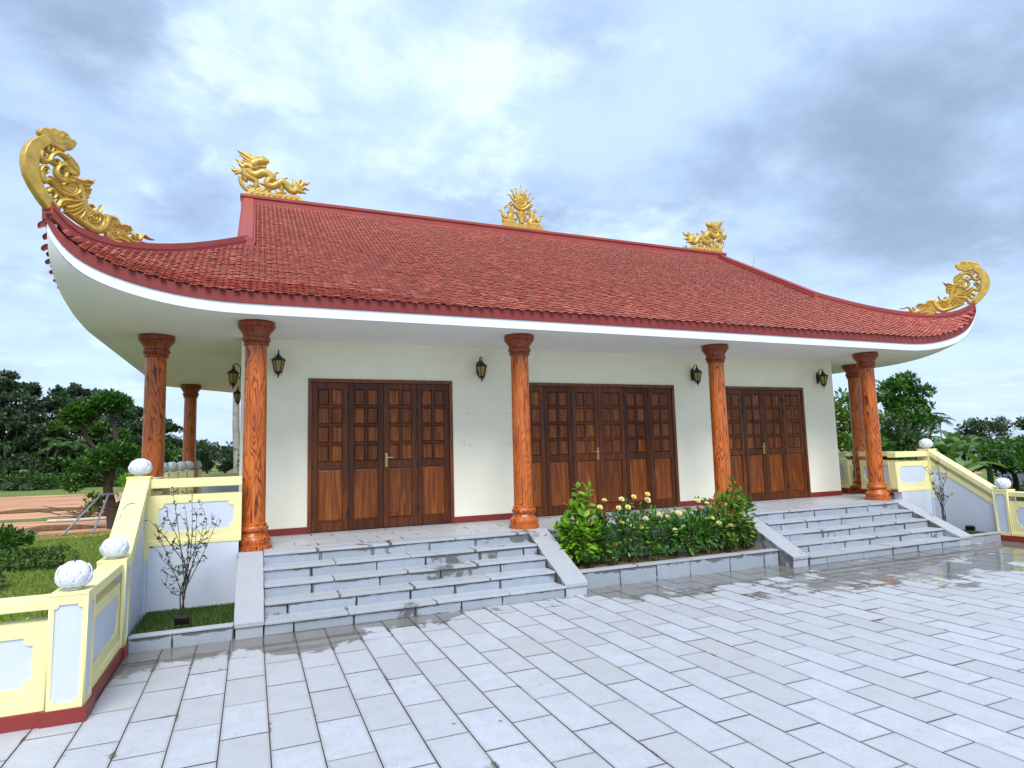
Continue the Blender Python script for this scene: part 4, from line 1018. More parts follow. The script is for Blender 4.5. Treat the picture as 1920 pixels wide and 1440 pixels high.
FIN = {
 'head_relief': [sp(545, 190, 46, 1.4, 2.6), ([(400, 180), (440, 240), (500, 262), (560, 262), (600, 290), (640, 270)], 15, 9), ([(440, 215), (480, 195), (510, 230), (480, 250), (455, 235)], 14, 6), ([(300, 130), (350, 115), (400, 140)], 26, 14), ([(400, 112), (430, 150), (420, 180)], 18, 8), ([(470, 140), (440, 175)], 10, 6), ([(520, 300), (570, 300), (615, 318)], 14, 6), ([(330, 165), (390, 195), (410, 240)], 24, 16)],
 'scrolls': [([(305, 340), (300, 395), (335, 440), (390, 435), (420, 380), (480, 355), (540, 385), (590, 430)], 34, 24), sp(335, 385, 42, 1.2, 1.0), ([(380, 285), (375, 330), (410, 345), (430, 310), (415, 280)], 22, 12), ([(450, 310), (500, 340), (560, 380)], 20, 14),
             ([(400, 400), (440, 450), (490, 480), (500, 440), (470, 420)], 30, 14), sp(345, 535, 64, 1.6, 2.2), ([(310, 560), (330, 640), (390, 640), (440, 680), (510, 760), (610, 800), (720, 800)], 36, 22), ([(400, 610), (450, 640), (520, 720), (600, 770)], 24, 14),
             ([(375, 765), (420, 730), (465, 780), (440, 825), (405, 815)], 34, 16), ([(460, 770), (540, 830), (640, 830), (720, 830)], 28, 16), ([(480, 915), (510, 860), (580, 850), (660, 860), (730, 850)], 34, 20), ([(515, 905), (560, 880), (640, 890)], 22, 14)],
 'body': [([(570, 485), (500, 490), (468, 550), (500, 625), (560, 655)], 40, 34), ([(530, 520), (570, 560), (560, 620), (620, 650)], 44, 34), ([(620, 590), (650, 630), (620, 660)], 34, 20), ([(540, 540), (590, 600), (650, 620)], 34, 26),
          sp(622, 728, 84, 1.8, 3.6), ([(520, 690), (560, 660), (640, 655), (700, 700), (690, 770), (630, 800)], 30, 22), ([(700, 690), (740, 800), (760, 900), (820, 960), (880, 990)], 62, 46), ([(640, 790), (700, 850), (760, 940), (800, 1020)], 60, 40), sp(752, 780, 54, 1.5, .6),
          ([(770, 720), (815, 760), (800, 820)], 24, 14), ([(740, 840), (780, 920), (825, 968), (855, 930), (825, 890)], 30, 15)],
 'small_head': [([(560, 440), (600, 480), (650, 530), (690, 580)], 30, 16), ([(600, 400), (640, 440), (680, 500)], 24, 14), sp(630, 500, 38, 1.3, .5), ([(580, 370), (600, 395)], 22, 14), ([(540, 450), (580, 520), (640, 560)], 18, 10)],
 'flames': [([(640, 620), (720, 650), (780, 640), (820, 655), (868, 638)], 34, 5), ([(660, 660), (740, 690), (800, 690), (848, 668)], 34, 8), ([(680, 700), (760, 730), (825, 738)], 34, 14), ([(880, 1170), (950, 1120), (965, 1040), (915, 985), (935, 930), (938, 895)], 46, 6),
            ([(1060, 1275), (1150, 1310), (1280, 1335), (1370, 1290), (1420, 1325), (1478, 1338)], 36, 5), ([(1272, 1215), (1310, 1262), (1365, 1212), (1420, 1245), (1478, 1262)], 30, 5), ([(1150, 1190), (1200, 1250), (1290, 1290), (1345, 1245)], 34, 22), sp(1298, 1213, 40, 1.2, 0)],
 'leaf_fan': [([(560, 925), (640, 915), (740, 880)], 40, 30), ([(575, 965), (650, 950), (750, 900)], 38, 30), ([(620, 1010), (700, 970), (760, 910)], 40, 30), ([(690, 1055), (740, 1000), (770, 930)], 40, 30), sp(752, 1056, 42, 1.3, 1), ([(640, 1000), (720, 1070), (800, 1120), (880, 1165)], 48, 46), ([(560, 960), (640, 1020), (720, 1075)], 28, 30)],
 'lower_scrolls': [sp(850, 1030, 88, 2.0, 3.8), ([(760, 1050), (800, 1120), (880, 1165), (950, 1140), (1000, 1070), (1010, 1015)], 56, 40), ([(800, 990), (880, 985), (930, 1040)], 32, 26), ([(990, 1015), (1080, 1040), (1115, 1100), (1180, 1150)], 46, 34), sp(1066, 1172, 72, 1.7, 3.4), ([(995, 1180), (1005, 1235), (1060, 1275), (1120, 1290)], 40, 34),
                   sp(1212, 1142, 46, 1.3, 2), ([(1130, 1110), (1180, 1110), (1240, 1150), (1240, 1195)], 30, 22), ([(1060, 1090), (1100, 1130)], 30, 24), sp(1215, 1275, 28, 1.2, 0), ([(1090, 1240), (1150, 1260), (1210, 1290)], 40, 32), ([(1150, 1150), (1180, 1220), (1240, 1260)], 34, 26)]}
tipv = Vector((-2.0, -.73, 0)); hd = Vector((2.1, 2.43, 0)).normalized(); hn = Vector((-hd.y, hd.x, 0))
for side_ in (0, 1):
    def fmap(u, v, side_=side_):
        s_, z = hm(u, v); p = tipv + hd * s_; x = p.x if side_ == 0 else 2 * CX - p.x
        return (x, p.y, z - .02)
    nn = hn if side_ == 0 else Vector((-hn.x, hn.y, 0))
    t = thing('corner_finial', ['openwork golden scroll finial curling up from the left roof corner', 'openwork golden scroll finial curling up from the right roof corner'][side_], 'roof ornament', fmap(700, 1060), 'golden finials on the roof corners')
    for nm, poly, hf in (('blade', BLADE, .05), ('head', HEAD, .04), ('small_face', FACE2, .036), ('backing', BACK, .026)):
        sm = [(p.x, p.y) for p in crom([Vector((*q, 0)) for q in poly + poly[:1]], 3)[:-1]] if nm in ('head', 'small_face') else poly
        me = fill2d([[(q[0] * .001, q[1] * .001) for q in sm]], 'gold', hf, .012, None, nm)
        co = np.zeros(len(me.vertices) * 3); me.vertices.foreach_get('co', co); co = co.reshape(-1, 3)
        co2 = np.array([Vector(fmap(c[0] * 1000, c[1] * 1000)) + nn * c[2] for c in co]); me.vertices.foreach_set('co', co2.ravel().astype(np.float32))
        if side_ == 0: me.flip_normals()
        me.update(); link(me, nm, t)
    rim = [(p[0], p[1]) for p in BLADE[2:12]]
    sculpt(t, {'blade_rim': [([(q[0] + 26, q[1] + 4) for q in rim], 9, 9)]}, fmap, nn, .00128, .066)
    sculpt(t, FIN, fmap, nn, .00128, .066, {'head_relief': .62, 'scrolls': .85, 'body': .58, 'small_head': .6, 'flames': .9, 'leaf_fan': .55, 'lower_scrolls': .6})
    # footing along the hip ridge
# dragons at the ridge ends
DRG = {
 'body': [([(470, 560), (560, 640), (680, 640), (780, 595), (880, 640), (930, 720), (870, 780), (860, 850), (960, 880), (1060, 840), (1140, 790), (1220, 830), (1270, 910), (1350, 980), (1440, 985)], 74, 52), ([(420, 540), (420, 640), (520, 700), (620, 760), (640, 850), (610, 930)], 66, 34), ([(700, 600), (760, 570), (840, 600)], 40, 30), ([(880, 690), (960, 700), (1010, 740)], 46, 26), ([(960, 800), (1060, 800), (1130, 770)], 40, 24)],
 'spines': [([(760, 560), (755, 515)], 26, 4), ([(830, 570), (828, 528)], 26, 4), ([(905, 600), (912, 550)], 26, 4), ([(985, 680), (1010, 620), (1040, 600), (1090, 592)], 30, 10), ([(1000, 720), (1035, 668)], 22, 5), ([(1040, 760), (1040, 720)], 22, 4), ([(1095, 745), (1092, 708)], 22, 4), ([(1190, 780), (1205, 715), (1240, 705), (1272, 705)], 28, 8), ([(1285, 830), (1290, 780)], 20, 4), ([(1335, 860), (1345, 820)], 20, 4)],
 'leg*': [([(420, 690), (440, 760), (480, 770)], 44, 16), ([(600, 850), (640, 930), (560, 940)], 40, 24), ([(860, 840), (770, 830), (710, 810)], 40, 14), ([(960, 880), (900, 930), (890, 985)], 46, 26), ([(1110, 850), (1140, 920), (1135, 1000), (1060, 995)], 44, 22), ([(1140, 1000), (1230, 1010)], 22, 14)],
 'cloud*': [sp(520, 880, 56, 1.5, 2), sp(690, 905, 60, 1.6, 1), ([(330, 690), (345, 800), (410, 900), (500, 965), (640, 980), (800, 960)], 34, 30), ([(640, 960), (760, 930), (840, 930)], 36, 26), sp(1040, 985, 34, 1.2, 0), sp(1210, 1005, 34, 1.2, 0), sp(390, 670, 42, 1.3, 0)],
 'head': [([(560, 440), (660, 390), (760, 370), (830, 375), (890, 368)], 80, 30), ([(700, 330), (770, 310), (830, 340)], 44, 26), ([(680, 470), (760, 485), (840, 478)], 34, 20), ([(640, 420), (700, 440), (780, 430), (850, 420)], 40, 18), ([(860, 345), (895, 355)], 24, 16), ([(700, 480), (740, 505), (790, 500)], 18, 8), ([(500, 500), (600, 510), (690, 480)], 50, 30)],
 'mane': [([(620, 390), (500, 310), (400, 230), (320, 190), (262, 140)], 54, 6), ([(610, 430), (470, 350), (390, 280), (300, 250)], 50, 6), ([(580, 370), (490, 270), (410, 172)], 46, 5), ([(630, 350), (560, 280), (508, 205)], 40, 5), ([(640, 310), (612, 250)], 26, 8), ([(690, 310), (680, 265)], 24, 8), ([(580, 450), (440, 380), (360, 335)], 42, 8), ([(560, 470), (430, 430), (370, 395)], 42, 14), ([(380, 480), (330, 440), (320, 380), (270, 355), (222, 322)], 36, 5), ([(400, 590), (300, 560), (230, 570), (180, 530), (200, 490), (158, 445)], 40, 5), ([(340, 600), (280, 600), (235, 628), (300, 632)], 26, 10), ([(360, 500), (440, 460), (540, 500), (640, 530)], 44, 22)],
 'tail': [([(1440, 985), (1450, 910), (1430, 860)], 96, 70), ([(1410, 880), (1395, 790), (1365, 708)], 44, 4), ([(1480, 870), (1490, 800), (1530, 760), (1552, 712)], 44, 5), ([(1530, 890), (1580, 820), (1650, 828), (1690, 810), (1735, 772)], 40, 5), ([(1540, 930), (1610, 912), (1660, 935), (1715, 952)], 40, 4), ([(1520, 990), (1590, 1000), (1645, 1038)], 36, 5), sp(1420, 915, 60, 1.5, 1.0)]}
def dmap0(u, v): return 0.001054 * u + 2e-05 * v - .388231, .000152 * u - .001165 * v + 8.167805
for side_ in (0, 1):
    def fmap(u, v, side_=side_):
        x, z = dmap0(u, v); return (x if side_ == 0 else 2 * CX - x, CY, z + .03)
    t = thing('dragon_ornament', ['golden dragon crouching on the left end of the roof ridge', 'golden dragon crouching on the right end of the roof ridge'][side_], 'roof ornament', (fmap(900, 1050)), 'golden dragons on the roof ridge')
    a, b = dmap0(400, 1060)[0], dmap0(1590, 1170)[0]; zr = RZ + .155
    pts = [(a, zr), (a + .10, zr + .11), (b - .10, zr + .11), (b, zr)]
    if side_: pts = [(2 * CX - x, z) for x, z in reversed(pts)]
    mb = MB().prism(pts, CY - .12, CY + .12, 'y'); mb.obj('base', 'gold', t)
    mb = MB()
    for k in range(9):
        x = a + .16 + (b - a - .32) * k / 8; x = x if side_ == 0 else 2 * CX - x
        mb.ball((x, CY - .12, zr + .055), .038, 8, 5, (1, .4, .8))
    tag(mb.obj('base_bosses', 'gold', t, 60), kind='stuff')
    sculpt(t, DRG, fmap, (0, 1, 0), .00140, .085)
# flaming sun at the middle of the ridge
SUNF = {
 'sun_disc': [(arcs(820, 540, 88, 0, 360, 20), 34, 34), (arcs(820, 540, 40, 0, 330, 12), 34, 20), (arcs(820, 540, 150, 0, 360, 26), 40, 40), ([(780, 540), (860, 540)], 60, 60), ([(820, 470), (820, 610)], 60, 60)],
 'ray*': [([(640, 560), (570, 480), (520, 410), (430, 372)], 36, 6), ([(660, 460), (610, 380), (590, 310), (512, 245)], 36, 6), ([(715, 400), (690, 330), (690, 260), (638, 208)], 34, 6), ([(815, 380), (810, 290), (825, 230), (802, 125)], 34, 5), ([(925, 410), (915, 330), (935, 280), (990, 258)], 34, 6), ([(985, 480), (1000, 400), (1040, 370), (1108, 338)], 34, 6), ([(1000, 600), (1060, 560), (1100, 500), (1182, 466)], 36, 6)],
 'bowl': [([(620, 640), (700, 740), (820, 800), (940, 760), (1020, 690)], 50, 50), ([(700, 660), (760, 700)], 40, 34), ([(880, 700), (960, 660)], 40, 34), ([(770, 715), (870, 725)], 46, 46), ([(560, 830), (700, 870), (820, 880), (1060, 890)], 34, 34)],
 'vase': [([(820, 860), (815, 960), (818, 1060), (825, 1160)], 100, 62), ([(720, 900), (760, 1000), (800, 1090)], 50, 40), ([(920, 930), (880, 1020), (850, 1100)], 50, 40)],
 'cloud_cluster': [sp(540, 615, 74, 1.4, 1), sp(425, 710, 66, 1.4, 2), sp(545, 745, 74, 1.4, 0), ([(500, 820), (540, 900), (530, 1000), (560, 1100)], 80, 90), sp(400, 1040, 100, 1.6, 2), sp(570, 1060, 90, 1.6, 1), ([(560, 640), (640, 640)], 40, 30), ([(340, 1090), (480, 1120), (640, 1130)], 70, 60), ([(640, 1020), (700, 1090)], 50, 30),
 ], 'cloud_cluster#2': [sp(1085, 690, 74, 1.4, 2), sp(1190, 810, 66, 1.4, 0), sp(1050, 820, 74, 1.4, 1), ([(1110, 900), (1110, 980), (1120, 1060), (1080, 1150)], 80, 90), sp(1240, 1120, 96, 1.6, 1), sp(1070, 1130, 96, 1.6, 0), ([(980, 700), (1040, 710)], 40, 30), ([(1000, 1170), (1150, 1200), (1300, 1200)], 66, 60), ([(980, 1040), (930, 1110)], 50, 30), ([(1190, 1060), (1160, 980)], 60, 40)],
 'horn*': [([(380, 1010), (330, 940), (310, 850), (270, 805), (200, 808)], 54, 6), ([(1250, 1120), (1300, 1060), (1320, 990), (1360, 955), (1428, 962)], 50, 6)]}
def fmap(u, v): return (0.001069 * u - 2.4e-05 * v + 5.914108, CY, .000129 * u - .001019 * v + 8.246922 + .02)
t = thing('sun_ornament', 'golden flaming sun above clouds at the middle of the roof ridge', 'roof ornament', fmap(820, 1250))
zr = RZ + .155; a, b = fmap(240, 1200)[0], fmap(1440, 1350)[0]
MB().prism([(a, zr), (a + .09, zr + .12), (b - .09, zr + .12), (b, zr)], CY - .11, CY + .11, 'y').obj('base', 'gold', t)
sculpt(t, SUNF, fmap, (0, 1, 0), .00112, .07)

# ================================================================== PLANTING
def flower_mesh(mat, r):
    V = []; F = []; rn = []
    for ring, (n, el, l) in enumerate(((7, 8, 1.0), (6, 38, .9), (5, 68, .75))):
        for k in range(n):
            a = 2 * math.pi * (k + .4 * ring) / n; e = R(el)
            d = Vector((math.cos(a) * math.cos(e), math.sin(a) * math.cos(e), math.sin(e))); s_ = Vector((-math.sin(a), math.cos(a), 0)); q = len(V)
            V += [tuple(d * r * .15), tuple(d * r * l * .7 + s_ * r * .42 + Vector((0, 0, r * .12))), tuple(d * r * l + Vector((0, 0, r * .2))), tuple(d * r * l * .7 - s_ * r * .42 + Vector((0, 0, r * .12)))]
            F.append((q, q + 1, q + 2, q + 3)); rn.append(random.random())
    return mesh_np(np.array(V), F, mat, rn)
FLY = [flower_mesh('petal_yellow', .046) for _ in range(3)]; FLR = [flower_mesh('petal_red', .042) for _ in range(2)]
def shrub(name, label, x, y, z0, h, w_, ns, mat, ls, per, flowers=(), red=(), six=True, wid=.5, dense=0, cat='shrub', group=None, depth=.7):
    t = thing(name, label, cat, (x, y, z0), group)
    st = MB(); P = []; D = []
    for k in range(ns):
        a = random.uniform(0, 6.28); rr_ = math.sqrt(random.random()) * w_ / 2; hh = h * random.uniform(.62, 1.0) * (1 - .35 * (rr_ / (w_ / 2)) ** 2)
        tip_ = Vector((x + rr_ * math.cos(a), y + rr_ * math.sin(a) * depth, z0 + hh))
        b0 = Vector((x + random.uniform(-.05, .05) * w_ * 3, y + random.uniform(-.04, .04), z0 - .02))
        mid = b0.lerp(tip_, .5) + Vector((random.uniform(-.04, .04), random.uniform(-.04, .04), .02)) + (tip_ - b0).cross(Vector((0, 0, 1))) * .05
        pl_ = crom([b0, mid, tip_], 4); st.tube(pl_, [.008 * (1 - .6 * i / (len(pl_) - 1)) for i in range(len(pl_))], 5)
        for j in range(per):
            f_ = random.uniform(.18, 1.0) ** .8; i = f_ * (len(pl_) - 1); i0_ = min(int(i), len(pl_) - 2); p = pl_[i0_].lerp(pl_[i0_ + 1], i - i0_)
            an = j * 2.4 + random.uniform(-.4, .4); el = random.uniform(-.1, .75)
            P.append(p); D.append((math.cos(an), math.sin(an), el))
        for j in range(3): P.append(tip_); D.append((random.uniform(-.6, .6), random.uniform(-.6, .6), 1))
    if dense:
        c, d = clump_pts([(x, y, z0 + h * .42)], [w_ * .45], dense, .35, h / w_ * .85); P += [tuple(q) for q in c]; D += [tuple(q) for q in d]
    st.obj('stems', 'stem', t, 60)
    link(leaves(np.array(P), np.array(D), ls, mat, wid, .2, six), 'foliage', t)
    for (fx, fz) in flowers:
        o = link(random.choice(FLY), 'flower', t); o.matrix_basis = Matrix.Translation((fx, y - w_ * .30 * random.uniform(.5, 1.0), fz)) @ Matrix.Rotation(random.uniform(.2, .9), 4, 'X') @ Matrix.Rotation(random.uniform(0, 6), 4, 'Z') @ Matrix.Scale(random.uniform(.95, 1.35), 4)
    for (fx, fz) in red:
        o = link(random.choice(FLR), 'flower', t); o.matrix_basis = Matrix.Translation((fx, y - w_ * .30 * random.uniform(.5, 1.0), fz)) @ Matrix.Rotation(random.uniform(.2, .9), 4, 'X') @ Matrix.Rotation(random.uniform(0, 6), 4, 'Z') @ Matrix.Scale(random.uniform(.6, .95), 4)
    return t
ZP = G + .215
GB = 'bushes in the flower bed'
shrub('tall_shrub', 'tall bright green large leaved shrub at the left end of the flower bed', 4.95, -.86, ZP, 1.05, .74, 18, 'leaf_bright', .135, 26, group=GB, dense=120)
shrub('tall_shrub_shoot', 'single leafy shoot rising highest from the flower bed in front of the middle door', 5.0, -.86, ZP, 1.45, .44, 11, 'leaf_bright', .135, 22, group=GB)
shrub('ixora_bush', 'small bush with orange red flower heads beside the bright green shrub', 5.36, -.86, ZP, .86, .46, 12, 'leaf_rose', .09, 30, red=[(5.08, .27), (5.36, .25), (5.39, .14), (5.21, .06)], group=GB, dense=320)
shrub('seedling', 'low seedling with one red bloom at the front of the flower bed', 5.42, -1.08, ZP, .36, .25, 5, 'leaf_rose', .07, 14, red=[(5.42, -.23)], group=GB)
shrub('rose_bush', 'leafy bush crowded with pale yellow roses left of the bed centre', 5.78, -.86, ZP, 1.0, 0.82, 18, 'leaf_rose', .08, 28, flowers=[(5.88, .47), (5.6, .45), (5.34, .44), (5.54, .32), (5.77, .31), (6.06, .12), (5.64, .08), (5.81, .02), (5.95, -.01), (5.25, .34)], group=GB, dense=430)
shrub('rose_bush', 'bush with few yellow roses behind the black floodlight in the bed', 6.42, -.86, ZP, .98, 0.86, 18, 'leaf_rose', .08, 28, flowers=[(6.34, .16), (6.44, .12), (6.65, .17), (6.6, -.1), (6.09, .5), (6.15, .4)], group=GB, dense=460)
shrub('rose_bush', 'dark green bush without flowers between the rose bushes', 6.98, -.86, ZP, .82, 0.76, 16, 'leaf_rose', .085, 30, group=GB, dense=430)
shrub('rose_bush', 'yellow rose bush with one red bloom left of the tall yellowish shrub', 7.38, -.86, ZP, .92, 0.76, 16, 'leaf_rose', .08, 26, flowers=[(7.11, .34), (7.28, .29), (7.34, .04), (7.49, -.05)], red=[(7.19, .2)], group=GB, dense=400)
shrub('tall_shrub', 'tall yellowish green shrub before the third column at the right end of the bed', 7.92, -.86, ZP, 1.2, .86, 20, 'leaf_yellowish', .125, 26, flowers=[(7.79, -.12), (7.95, -.04)], group=GB, dense=260, wid=.4)
shrub('ixora_bush', 'low dark bush with a red bloom against the right stair cheek', 8.24, -.86, ZP, .62, .34, 9, 'leaf_rose', .085, 20, red=[(8.37, -.28)], group=GB, dense=100)
for (x, y, h, lab) in ((6.1, -1.1, .30, 'low leafy seedling at the front edge of the bed left of the floodlight'), (5.0, -1.1, .26, 'low leafy seedling under the tall bright green shrub'), (7.7, -1.1, .30, 'low broad leaved seedling under the yellowish shrub')):
    shrub('seedling', lab, x, y, ZP, h, .26, 5, 'leaf_rose' if x < 7 else 'leaf_yellowish', .09, 12, group=GB)
# bare young trees in the plots
def sapling(label, x, y, z0, tips, fork, nleaf, fl):
    t = thing('sapling', label, 'young tree', (x, y, z0)); mb = MB(); P = []; D = []
    main = Vector((x, y, z0)); fk = Vector(fork)
    for k in range(4): mb.tube(crom([main + Vector((random.uniform(-.06, .06), random.uniform(-.05, .05), 0)), main.lerp(fk, .5) + Vector((random.uniform(-.05, .05), random.uniform(-.05, .05), 0)), fk + Vector((random.uniform(-.05, .05), 0, random.uniform(-.1, .1)))], 4), [.009, .0085, .008, .0075, .007, .007, .006, .006, .005], 6)
    for tp in tips:
        tp = Vector(tp); b0 = main.lerp(fk, random.uniform(.45, 1.0)); md = b0.lerp(tp, .5) + Vector((random.uniform(-.05, .05), random.uniform(-.1, .1), random.uniform(-.06, .02)))
        pl_ = crom([b0, md, tp], 6); mb.tube(pl_, [.007 * (1 - .75 * i / (len(pl_) - 1)) for i in range(len(pl_))], 5)
        for q in range(5):
            f_ = random.randint(4, len(pl_) - 1); c = pl_[f_]; e = c + Vector((random.uniform(-.14, .14), random.uniform(-.12, .12), random.uniform(.02, .18)))
            tw = crom([c, c.lerp(e, .5) + Vector((random.uniform(-.02, .02), 0, -.01)), e], 3); mb.tube(tw, [.003] * len(tw), 4)
            if random.random() < fl:
                for _ in range(nleaf): P.append(tuple(tw[random.randint(2, len(tw) - 1)])); D.append((random.uniform(-1, 1), random.uniform(-1, 1), random.uniform(-.3, .8)))
        for _ in range(4): P.append(tuple(pl_[random.randint(5, len(pl_) - 1)])); D.append((random.uniform(-1, 1), random.uniform(-1, 1), random.uniform(-.2, .8)))
    mb.obj('stems', 'bark', t, 60); link(leaves(np.array(P), np.array(D), .052, 'leaf_forest', .55, .2, False), 'foliage', t)
sapling('thin bare young tree with few dark leaves in the left grass plot', -.43, -1.0, G + .08,
        [(-.79, -1.0, .56), (-.72, -.9, .44), (-.60, -1.1, .62), (-.55, -.95, .82), (-.42, -1.05, .72), (-.36, -.9, .92), (-.28, -1.1, .66), (-.20, -1.0, .58), (-.10, -.95, .48), (-.66, -1.0, .12), (-.05, -1.0, .55), (-.52, -1.1, -.12), (-.60, -1.0, -.2)], (-.38, -1.0, .0), 5, .8)
sapling('thin bare young tree in the right grass plot before the white wall', 13.32, -.95, G + .08,
        [(12.95, -1.0, .48), (13.1, -.9, .60), (13.22, -1.0, .76), (13.35, -.9, .72), (13.5, -1.0, .60), (13.6, -.9, .42), (13.1, -1.0, .2), (13.5, -1.0, .1)], (13.28, -.95, .05), 5, .65)
# floodlights
def floodlight(label, x, y, z, rz):
    t = thing('floodlight', label, 'floodlight', (x, y, z), 'black floodlights in the planting'); t.rotation_euler.z = R(rz)
    parts = {'housing': MB().box(-.075, .075, -.025, .02, .05, .155, .006).mesh('black'), 'bracket': MB().box(-.088, -.08, -.006, .006, .0, .11).box(.08, .088, -.006, .006, .0, .11).box(-.088, .088, -.006, .006, -.012, -.001).mesh('black'),
             'lens': MB().box(-.062, .062, -.028, -.0255, .062, .143).mesh('steel'), 'stake': MB().tube([(0, 0, -.01), (0, 0, -.12)], [.008, .003], 6).mesh('black')}
    for k, me in parts.items():
        o = link(me, k); o.parent = t
        if k in ('housing', 'lens'): o.rotation_euler.x = R(-28)
floodlight('small black floodlight beside the bare young tree in the left grass plot', -.37, -1.42, G + .14, 170)
floodlight('small black floodlight at the front edge of the flower bed', 6.57, -1.22, ZP + .03, 160)
floodlight('small black floodlight in the right grass plot beside the wall', 13.55, -1.3, G + .14, 120)

# ================================================================== TREES
def tree(name, label, x, y, h, crown, trunk_r, mat, nleaf, ls, group=None, cat='tree', bark='bark', base=.35, wid=.55, shell=.45, flat=.75, lean=0):
    """crown: list of (dx, dy, z, r) clumps"""
    t = thing(name, label, cat, (x, y, G), group); mb = MB()
    zb = h * base; fk = Vector((x + lean * .5, y, G + zb))
    mb.tube(crom([(x, y, G - .1), (x + random.uniform(-.1, .1) * trunk_r * 8, y, G + zb * .5), fk], 4), [trunk_r * (1.15 - .35 * i / 8) for i in range(9)], 8)
    for (dx, dy, z, r_) in crown:
        e = Vector((x + dx, y + dy, G + z - r_ * .2)); md = fk.lerp(e, .5) + Vector((random.uniform(-.1, .1) * r_, random.uniform(-.1, .1) * r_, -r_ * .1))
        pl_ = crom([fk, md, e], 4); mb.tube(pl_, [trunk_r * (.6 - .5 * i / (len(pl_) - 1)) for i in range(len(pl_))], 6)
        for _ in range(4):
            q = e + Vector((random.uniform(-1, 1), random.uniform(-1, 1), random.uniform(-.2, .8))) * r_ * .8
            mb.tube([e.lerp(fk, .15), e.lerp(q, .5), q], [trunk_r * .14, trunk_r * .09, trunk_r * .03], 4)
    mb.obj('trunk', bark, t, 60)
    C = []; Rr = []
    for (dx, dy, z, r_) in crown:
        k = 11
        for _ in range(k):       # break every clump into smaller uneven ones
            d = Vector((random.gauss(0, 1), random.gauss(0, 1), random.gauss(0, .8))).normalized() * r_ * random.uniform(.25, 1.05)
            C.append((x + dx + d.x, y + dy + d.y, G + z + d.z * flat)); Rr.append(r_ * random.uniform(.16, .46))
    P, D = clump_pts(C, Rr, nleaf, shell, flat)
    link(leaves(P, D, ls, mat, wid, .5, False), 'crown', t); return t
def rand_crown(h, w_, n, z0=.5):
    out_ = []
    for k in range(n):
        a = random.uniform(0, 6.28); f_ = random.uniform(z0, .92); rr_ = w_ * .5 * math.sqrt(random.random()) * (1.15 - abs(f_ - .72) * 1.2)
        out_.append((rr_ * math.cos(a), rr_ * math.sin(a) * .8, h * f_, w_ * random.uniform(.14, .24)))
    out_.append((0, 0, h * .86, w_ * .2)); return out_
FG = 'tall trees of the wood beyond the yard'; FL = 'tall dark tree in the wood beyond the red earth yard'
tops = [(-36, 9.8), (-30, 10), (-26, 10.4), (-21, 9.8), (-18.5, 9.5), (-15.6, 8.9), (-13, 8.3), (-10.3, 6.9), (-7.5, 5.3)]
def top_at(x):
    for (a, za), (b, zb) in zip(tops, tops[1:]):
        if a <= x <= b: return za + (zb - za) * (x - a) / (b - a)
    return 9 if x < -30 else 5
for row, (y, x0, x1, n, sc_) in enumerate(((66, -38, -8.5, 17, 1.12), (60, -34, -7.0, 16, .95), (54.5, -31, -6.5, 15, .66))):
    for k in range(n):
        x = x0 + (x1 - x0) * (k + random.uniform(.15, .85)) / n; yy = y + random.uniform(-1.5, 1.5)
        xr = .3 + (x - .3) * (69.5 / (yy + 9.5)); h = (1.247 + (top_at(xr) - 1.247) * (yy + 9.5) / 69.5 + .75) * sc_ * random.uniform(.86, 1.03)
        w_ = random.uniform(3.2, 4.8) if row < 2 else random.uniform(3.2, 4.4)
        tree('forest_tree', FL if row < 2 else 'lower leafy tree at the edge of the wood beyond the yard', x, yy, h, rand_crown(h, w_, 8, (.45, .28, .16)[row]), .13, 'leaf_forest' if (row < 2 or random.random() < .5) else 'leaf_mid', 3000 if row < 2 else 3000, .36, FG if row < 2 else 'lower trees at the wood edge', bark='palebark' if random.random() < .4 else 'bark', base=.42, shell=.35, flat=.62, wid=.6)
for row, (y, n) in enumerate(((63, 15), (57, 15), (52.5, 13))):
    for k in range(n):
        x = -36 + (29.5 if row < 2 else 27) * (k + random.uniform(.2, .8)) / n; h = random.uniform(2.6, 4.2) * (1, .95, .72)[row] * (1 if x < -14 else .8)
        cr = [(random.uniform(-1.5, 1.5), random.uniform(-.6, .6), h * f_, random.uniform(.8, 1.15)) for f_ in (.18, .22, .3, .42, .5, .62, .72, .8)]
        tree('understorey_tree', 'bushy dark tree filling the lower storey of the distant wood', x, y + random.uniform(-1, 1), h, cr, .09, 'leaf_forest' if random.random() < .7 else 'leaf_mid', 2300, .38, 'understorey trees of the wood', base=.15, shell=.25, wid=.6, flat=.8)
